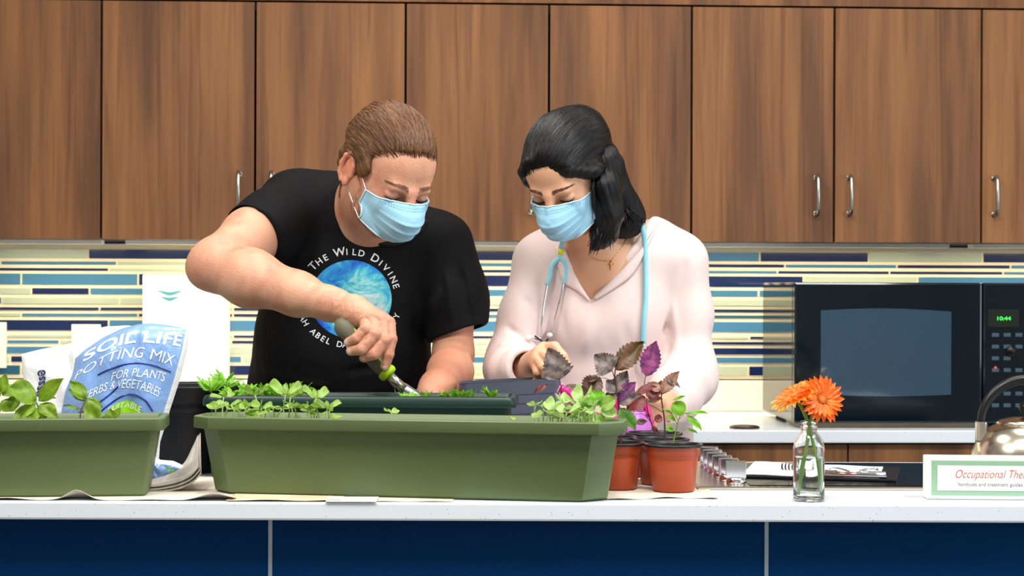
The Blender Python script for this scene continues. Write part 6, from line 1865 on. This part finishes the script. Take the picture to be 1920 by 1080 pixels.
# strand tips
M_tip = mat('black_hair_tip', (9, 8, 9), .4, spec=.3)
m = MB(); rr = random.Random(4)
def hang(px, py, D, dx, ln, n, w0=.0012, spread=6):
    for k in range(n):
        x = px + rr.uniform(-spread, spread); y = py + rr.uniform(-10, 6); d_ = D + rr.uniform(-.02, .02); e = ln * rr.uniform(.7, 1.25)
        m.tube([W(x, y, d_), W(x + dx * .25, y + e * .4, d_), W(x + dx * .6, y + e * .75, d_), W(x + dx * rr.uniform(.8, 1.2), y + e, d_)], [w0 * 1.4, w0 * 1.3, w0, .0002], 5)
hang(1180, 395, 3.36, 20, 22, 34, spread=14); hang(1160, 405, 3.35, 8, 30, 30, spread=14); hang(1168, 390, 3.36, 26, 24, 20, spread=8)
o = m.build('hair_tips', M_tip); child(o, woman, wl_); m = MB()
hang(1140, 420, 3.28, 0, 36, 34, spread=12); hang(1122, 430, 3.28, -12, 40, 34, spread=8)
o = m.build('hair_tips', M_tip); child(o, woman, wl_); m = MB()
hang(982, 296, 3.27, -4, 34, 12, .0008, 3); hang(990, 290, 3.25, -4, 30, 10, .0008, 3)
o = m.build('hair_wisps', M_tip); child(o, woman, wl_); m = MB()
hang(1112, 340, 3.25, 2, 60, 16, .0009, 4)
o = m.build('hair_wisps', M_tip); child(o, woman, wl_)
bvh_ = BVHTree.FromPolygons([tuple(v) for v in hV0], [tuple(q) for q in hQ0])
hc_ = lambda q, r: -.12 * q.x + q.z + .80 * q.y + .006 > -.004 + r.uniform(-.003, .003)
m = strands(bvh_, bvs, HW, 1800, hc_, 5, sway=.03, twist=2.5, ln=(.07, .13), r=.0005); o = m.build('loose_hair_strands', mat('black_hair_strand', (16, 13, 14), .35)); child(o, woman, wl_)

# blouse
bl = Field()
bl.chain([(W(1142, 880, 3.56), .175, .125), (W(1140, 800, 3.54), .160, .118), (W(1136, 700, 3.53), .142, .108), (W(1132, 580, 3.50), .140, .108), (W(1140, 490, 3.48), .142, .092)], .04)
bl.cap(W(1016, 488, 3.46), W(1268, 486, 3.46), .052, .054, .045)
bl.cap(W(1060, 462, 3.48), W(1222, 456, 3.48), .040, .044, .04)
bl.ell(W(1090, 580, 3.435), (.055, .042, .055), .06); bl.ell(W(1180, 580, 3.435), (.055, .042, .055), .06)
a1 = Field(); a1.caps([W(1010, 492, 3.46), W(984, 590, 3.43), W(962, 668, 3.41), W(958, 696, 3.39)], [.052, .044, .043, .046], .03)
a1.caps([W(958, 694, 3.39), W(968, 694, 3.32), W(984, 690, 3.245), W(990, 689, 3.225)], [.046, .044, .036, .034], .03)
cd = W(992, 689, 3.20) - W(968, 694, 3.32); cd /= np.linalg.norm(cd); cp_ = W(990, 689, 3.222)
a1.planes([(cp_, tuple(cd))], .003, lo=cp_ - .07, hi=cp_ + .07)
ho = Field(); ho.cap(cp_ - cd * .03, cp_ + cd * .05, .0275, .0275, 0); a1.sub(ho, .003, 's')
bl.sub(a1, .022)
a2 = Field(); a2.caps([W(1276, 492, 3.46), W(1290, 590, 3.46), W(1292, 680, 3.45), W(1290, 710, 3.43)], [.053, .047, .045, .048], .03)
a2.caps([W(1290, 708, 3.43), W(1268, 738, 3.34), W(1248, 758, 3.262)], [.050, .046, .036], .03)
cd2 = wrw - W(1268, 738, 3.34); cd2 /= np.linalg.norm(cd2); cp2 = W(1250, 756, 3.268)
a2.planes([(cp2, tuple(cd2))], .003, lo=cp2 - .07, hi=cp2 + .07)
bl.sub(a2, .022)
# V neck opening: wedge with its point at the breastbone, extending back to the neck
P0 = W(1107, 562, 3.40); PLf = W(1046, 436, 3.40); PR = W(1240, 392, 3.40)
e1 = PLf - P0; n1_ = np.array((-e1[2], 0, e1[0])); n1_ = n1_ if n1_[0] < 0 else -n1_
e2 = PR - P0; n2_ = np.array((-e2[2], 0, e2[0])); n2_ = n2_ if n2_[0] > 0 else -n2_
bl.planes([(P0, tuple(n1_)), (P0, tuple(n2_)), ((0, 3.50, 0), (0, 1, 0))], .006, 's')
bl.planes([((0, 0, .84), (0, 0, -1))], .004)
lo, hi = bl.bounds(); lo[2] = .83
tV, tQ = bl.mesh(lo, hi, .0036); tV = relax(tV, tQ, 3, .4); tN = vnormals(tV, tQ)
cr_ = []
for a, b, w_, d_ in (((1003, 540, 3.41), (1010, 680, 3.41), .007, -.010), ((1253, 520, 3.42), (1250, 700, 3.42), .007, -.010), ((985, 560, 3.39), (1000, 590, 3.39), .008, -.005), ((960, 640, 3.36), (1000, 660, 3.36), .009, .005), ((945, 610, 3.38), (995, 640, 3.37), .008, -.004),
                     ((935, 650, 3.36), (985, 640, 3.36), .009, .005), ((1030, 500, 3.40), (1015, 640, 3.40), .012, .004), ((1250, 690, 3.38), (1320, 660, 3.40), .011, -.006), ((1255, 720, 3.33), (1325, 690, 3.40), .011, .006),
                     ((1240, 700, 3.36), (1310, 720, 3.38), .009, .004), ((1260, 560, 3.41), (1270, 660, 3.41), .010, .005), ((1110, 580, 3.38), (1090, 700, 3.40), .014, .004), ((1170, 600, 3.37), (1190, 720, 3.40), .014, -.004),
                     ((1050, 560, 3.38), (1060, 700, 3.40), .012, -.004), ((1290, 480, 3.40), (1270, 560, 3.40), .010, -.003), ((1130, 640, 3.38), (1150, 760, 3.40), .014, .004), ((950, 690, 3.32), (985, 712, 3.30), .006, -.004)):
    cr_.append((W(*a), W(*b), w_, d_))
cr_ = [(a, b, w_ * .85, d_ * 1.5) for a, b, w_, d_ in cr_]
tV = creases(tV, tN, cr_); tV = tV + tN * ((wob(tV, 16, 41) * .0038 + wob(tV * np.array([1, 1, .5]), 42, 42) * .0018)[:, None])
M_bl = mat('pale_pink_blouse', (232, 210, 205), .62, bump=.12, bscale=600, sheen=.2)
blo = npmesh('blouse', tV, tQ, M_bl); child(blo, woman, wl_)
bvw = BVHTree.FromPolygons([tuple(v) for v in tV], [tuple(q) for q in tQ])
def flap(pts_a, pts_b, off):
    P = []
    A = bez([(x, y, 0) for x, y in pts_a], 5); B = bez([(x, y, 0) for x, y in pts_b], 5)
    for a, b in zip(A, B):
        row = []
        for j in range(6):
            t = j / 5; x = a.x + (b.x - a.x) * t; y = a.y + (b.y - a.y) * t
            hit, n = onsurf(bvw, x, y, 0); row.append(hit + Vector((0, -1, 0)) * (.0015 + off * math.sin(PI * (.25 + .6 * t))))
        P.append(row)
    return P
m = MB()
m.grid(flap([(1236, 412), (1216, 446), (1180, 490), (1140, 530), (1112, 557)], [(1232, 424), (1214, 462), (1188, 512), (1150, 542), (1116, 562)], .007))
m.grid(flap([(1056, 458), (1066, 484), (1082, 522), (1097, 548), (1106, 562)], [(1040, 462), (1046, 500), (1054, 528), (1082, 546), (1102, 564)], .007))
cl_ = m.build('collar', M_bl, blo, solid=.0012, off=0)
# trousers + shoes
tr = Field(); tr.chain([(W(1140, 830, 3.56), .150, .105), (np.array((.20, 3.58, .86)), .165, .115)], .03)
for x in (.125, .275): tr.caps([(x, 3.58, .84), (x, 3.60, .48), (x, 3.63, .07)], [.090, .068, .058], .03)
lo, hi = tr.bounds(); lo[2] = .03; V2, Q2 = tr.mesh(lo, hi, .007); o = npmesh('trousers', V2, Q2, mat('black_trousers', (26, 26, 30), .85)); child(o, woman, wl_)
for x in (.12, .28):
    s_ = Field(); s_.cap((x, 3.66, .045), (x, 3.53, .038), .043, .037, .02); s_.planes([((0, 0, .0), (0, 0, -1))], .004)
    lo, hi = s_.bounds(); V2, Q2 = s_.mesh(lo, hi, .006); o = npmesh('shoe', V2, Q2, mat('shoe_dark', (24, 22, 22), .5)); child(o, woman, wl_)

# ---------------------------------------------------------------- stethoscope
so = Vector(W(1150, 440, 3.45)); st = thing('stethoscope', 'light blue stethoscope hanging around the neck of the woman', 'stethoscope', so)
def S(px, py, off=.006, dflt=3.40): return onsurf(bvw, px, py, off)[0] - so
M_tube = mat('cyan_tubing', (146, 212, 226), .4)
back = [Vector(W(1060, 448, 3.37)) - so, Vector(W(1085, 428, 3.44)) - so, Vector(W(1110, 420, 3.55)) - so, Vector(W(1165, 412, 3.56)) - so, Vector(W(1190, 405, 3.50)) - so, Vector(W(1199, 404, 3.43)) - so, Vector(W(1205, 425, 3.385)) - so, S(1207, 460, .008), S(1209, 500), S(1208, 560), S(1205, 600), S(1203, 640, .008)]
m = MB(); m.tube(bez([S(1051, 484, .007), S(1053, 466, .007)] + back, 6), .0050, 12)
for sg, pts in ((-1, [(1051, 484), (1043, 489), (1034, 500), (1029, 520), (1026, 535)]), (1, [(1051, 484), (1058, 489), (1063, 500), (1063, 516), (1059, 532)])):
    m.tube(bez([S(x, y, .007) for x, y in pts], 6), .0044, 12)
m.build('tubing', M_tube, st)
m = MB(); a = S(1053, 470, .007); b = S(1052.5, 479, .007); m.lathe([(.0054, 0), (.0056, .001), (.0056, (b - a).length), (.0054, (b - a).length)], a, 16, axis=(b - a)); m.build('yellow_tag', mat('yellow_tag', (232, 216, 30), .5), st)
for pts, tip in (([(1026, 530), (1019, 570), (1013, 600), (1009, 628), (1004, 636), (996, 634)], (990, 633)), ([(1059, 528), (1053, 560), (1042, 595), (1033, 616)], (1030, 623))):
    P = [S(x, y, .007) for x, y in pts]; m = MB(); m.tube(bez(P, 6), .0019, 10); m.build('ear_tube', M_chrome, st)
    m = MB(); m.sphere(S(*tip, .008), (.0062, .0062, .0055)); m.build('ear_tip', mat('translucent_ear_tip', (236, 230, 226), .3), st)
m = MB(); m.tube(bez([S(998, 630, .009), S(1006, 637, .010), S(1014, 636, .010), S(1022, 629, .010)], 5), .0016, 8); m.build('spring', mat('dark_metal', (60, 58, 58), .3, 1.0), st)
c = S(1200, 672, .012); m = MB(); m.tube([S(1203, 636, .009), S(1202, 650, .011), c + Vector((0, 0, .010))], .0030, 12); m.build('stem', M_chrome, st)
m = MB(); axn = Vector((-.93, -.36, .05)); m.lathe([(.0205, -.003), (.0222, -.002), (.0222, .002), (.0205, .003), (.014, .005), (.006, .0065)], c + Vector((-.004, -.004, -.004)), 36, axis=axn); m.build('chest_piece', M_chrome, st)
m = MB(); m.lathe([(.0190, -.0042), (.0195, -.0036), (.0195, -.0028)], c + Vector((-.004, -.004, -.004)), 36, axis=axn, capt=False); m.build('diaphragm', mat('diaphragm_grey', (196, 200, 206), .35), st)

# ---------------------------------------------------------------- necklace
bvs = BVHTree.FromPolygons([tuple(v) for v in V], [tuple(q) for q in Q])
def K(px, py, off=.0012): return onsurf(bvs, px, py, off)[0]
M_gold = mat('gold', (236, 178, 96), .25, 1.0)
ko = K(1145, 488); nk = thing('necklace', 'thin gold necklace with a small cross on the chest of the woman', 'necklace', ko)
pts = bez([K(x, y) - ko for x, y in ((1184, 424), (1178, 440), (1170, 456), (1160, 472), (1150, 484), (1145, 488), (1134, 489), (1120, 486), (1108, 480))], 5)
m = MB(); m.tube(pts, .0005, 6)
for p in pts[::2]: m.sphere(p, .0010, seg=8)
m.build('chain', M_gold, nk)
m = MB(); m.tube([K(1145, 489, .002) - ko, K(1145, 506, .002) - ko], .0010, 8); m.tube([K(1140, 495, .002) - ko, K(1150, 495, .002) - ko], .0010, 8); m.build('cross', M_gold, nk)
# ================================================================ light and camera
def area(name, loc, rot, sx, sy, e, col, spread=PI):
    L = bpy.data.lights.new(name, 'AREA'); L.shape = 'RECTANGLE'; L.size = sx; L.size_y = sy; L.energy = e; L.color = col; L.spread = spread
    o = bpy.data.objects.new(name, L); COL.objects.link(o); o.location = loc; o.rotation_euler = rot; return o
# window daylight behind the camera
area('window_daylight', (0, -2.45, 1.62), (PI / 2, 0, PI), 4.0, 1.3, 128, (.78, .89, 1.0))
area('side_window_daylight', (3.24, 1.6, 1.6), (0, PI / 2, 0), 1.3, 1.9, 45, (.70, .85, 1.0))
# ceiling panels
M_panel = mat('ceiling_lamp_panel', (255, 250, 240), .5, emit=(255, 248, 238), estr=3)
for i, (x, y, e) in enumerate(((-1.0, 2.0, 38), (.25, 1.9, 38), (1.4, 2.1, 32), (-.4, 3.3, 13), (.9, 3.4, 11))):
    t = thing('ceiling_lamp', 'square ceiling light panel above the kitchen', 'ceiling light', (x, y, 2.75), 0, 'ceiling light panels')
    m = MB(); m.box(-.3, .3, -.3, .3, -.03, -.001); m.build('housing', M_white, t)
    area('ceiling_panel_light', (x, y, 2.71), (0, 0, 0), .56, .56, e, (1.0, .98, .945))
# under-cabinet strips
for xa, xb in ((gx[0], gx[1]), (gx[1], gx[3]), (gx[3], gx[5]), (gx[5], gx[7]), (gx[7], gx[8])):
    cx = (xa + xb) / 2; w = (xb - xa) - .06
    t = thing('under_cabinet_lamp', 'slim lamp strip under the wall cabinets', 'lamp', BP(cx, .17, ZC0), YAW, 'lamp strips under the wall cabinets')
    m = MB(); m.box(-w / 2, w / 2, -.02, .02, -.008, .0021); m.build('housing', M_white, t)
    area('under_cabinet_light', BP(cx, .17, ZC0 - .010), (0, 0, YAW), w, .03, 4.8 * w, (1.0, .86, .62))
wd = bpy.data.worlds.new('world'); bpy.context.scene.world = wd; wd.use_nodes = True
wd.node_tree.nodes['Background'].inputs[0].default_value = (.75, .85, 1, 1); wd.node_tree.nodes['Background'].inputs[1].default_value = .6

cam = bpy.data.cameras.new('camera'); co = bpy.data.objects.new('camera', cam); COL.objects.link(co)
cam.sensor_width = 36; cam.lens = F / 1920 * 36; cam.shift_y = 3 / 1920
co.matrix_world = Matrix.Translation((0, 0, CAMZ)) @ Matrix.Rotation(PI / 2, 4, 'X') @ Matrix.Rotation(ROLL, 4, 'Z')
cam.dof.use_dof = True; cam.dof.focus_distance = 3.0; cam.dof.aperture_fstop = 9
cam.clip_start = .05
sc = bpy.context.scene; sc.camera = co
sc.view_settings.view_transform = 'Standard'; sc.view_settings.look = 'None'; sc.view_settings.gamma = 1; sc.view_settings.exposure = -0.1
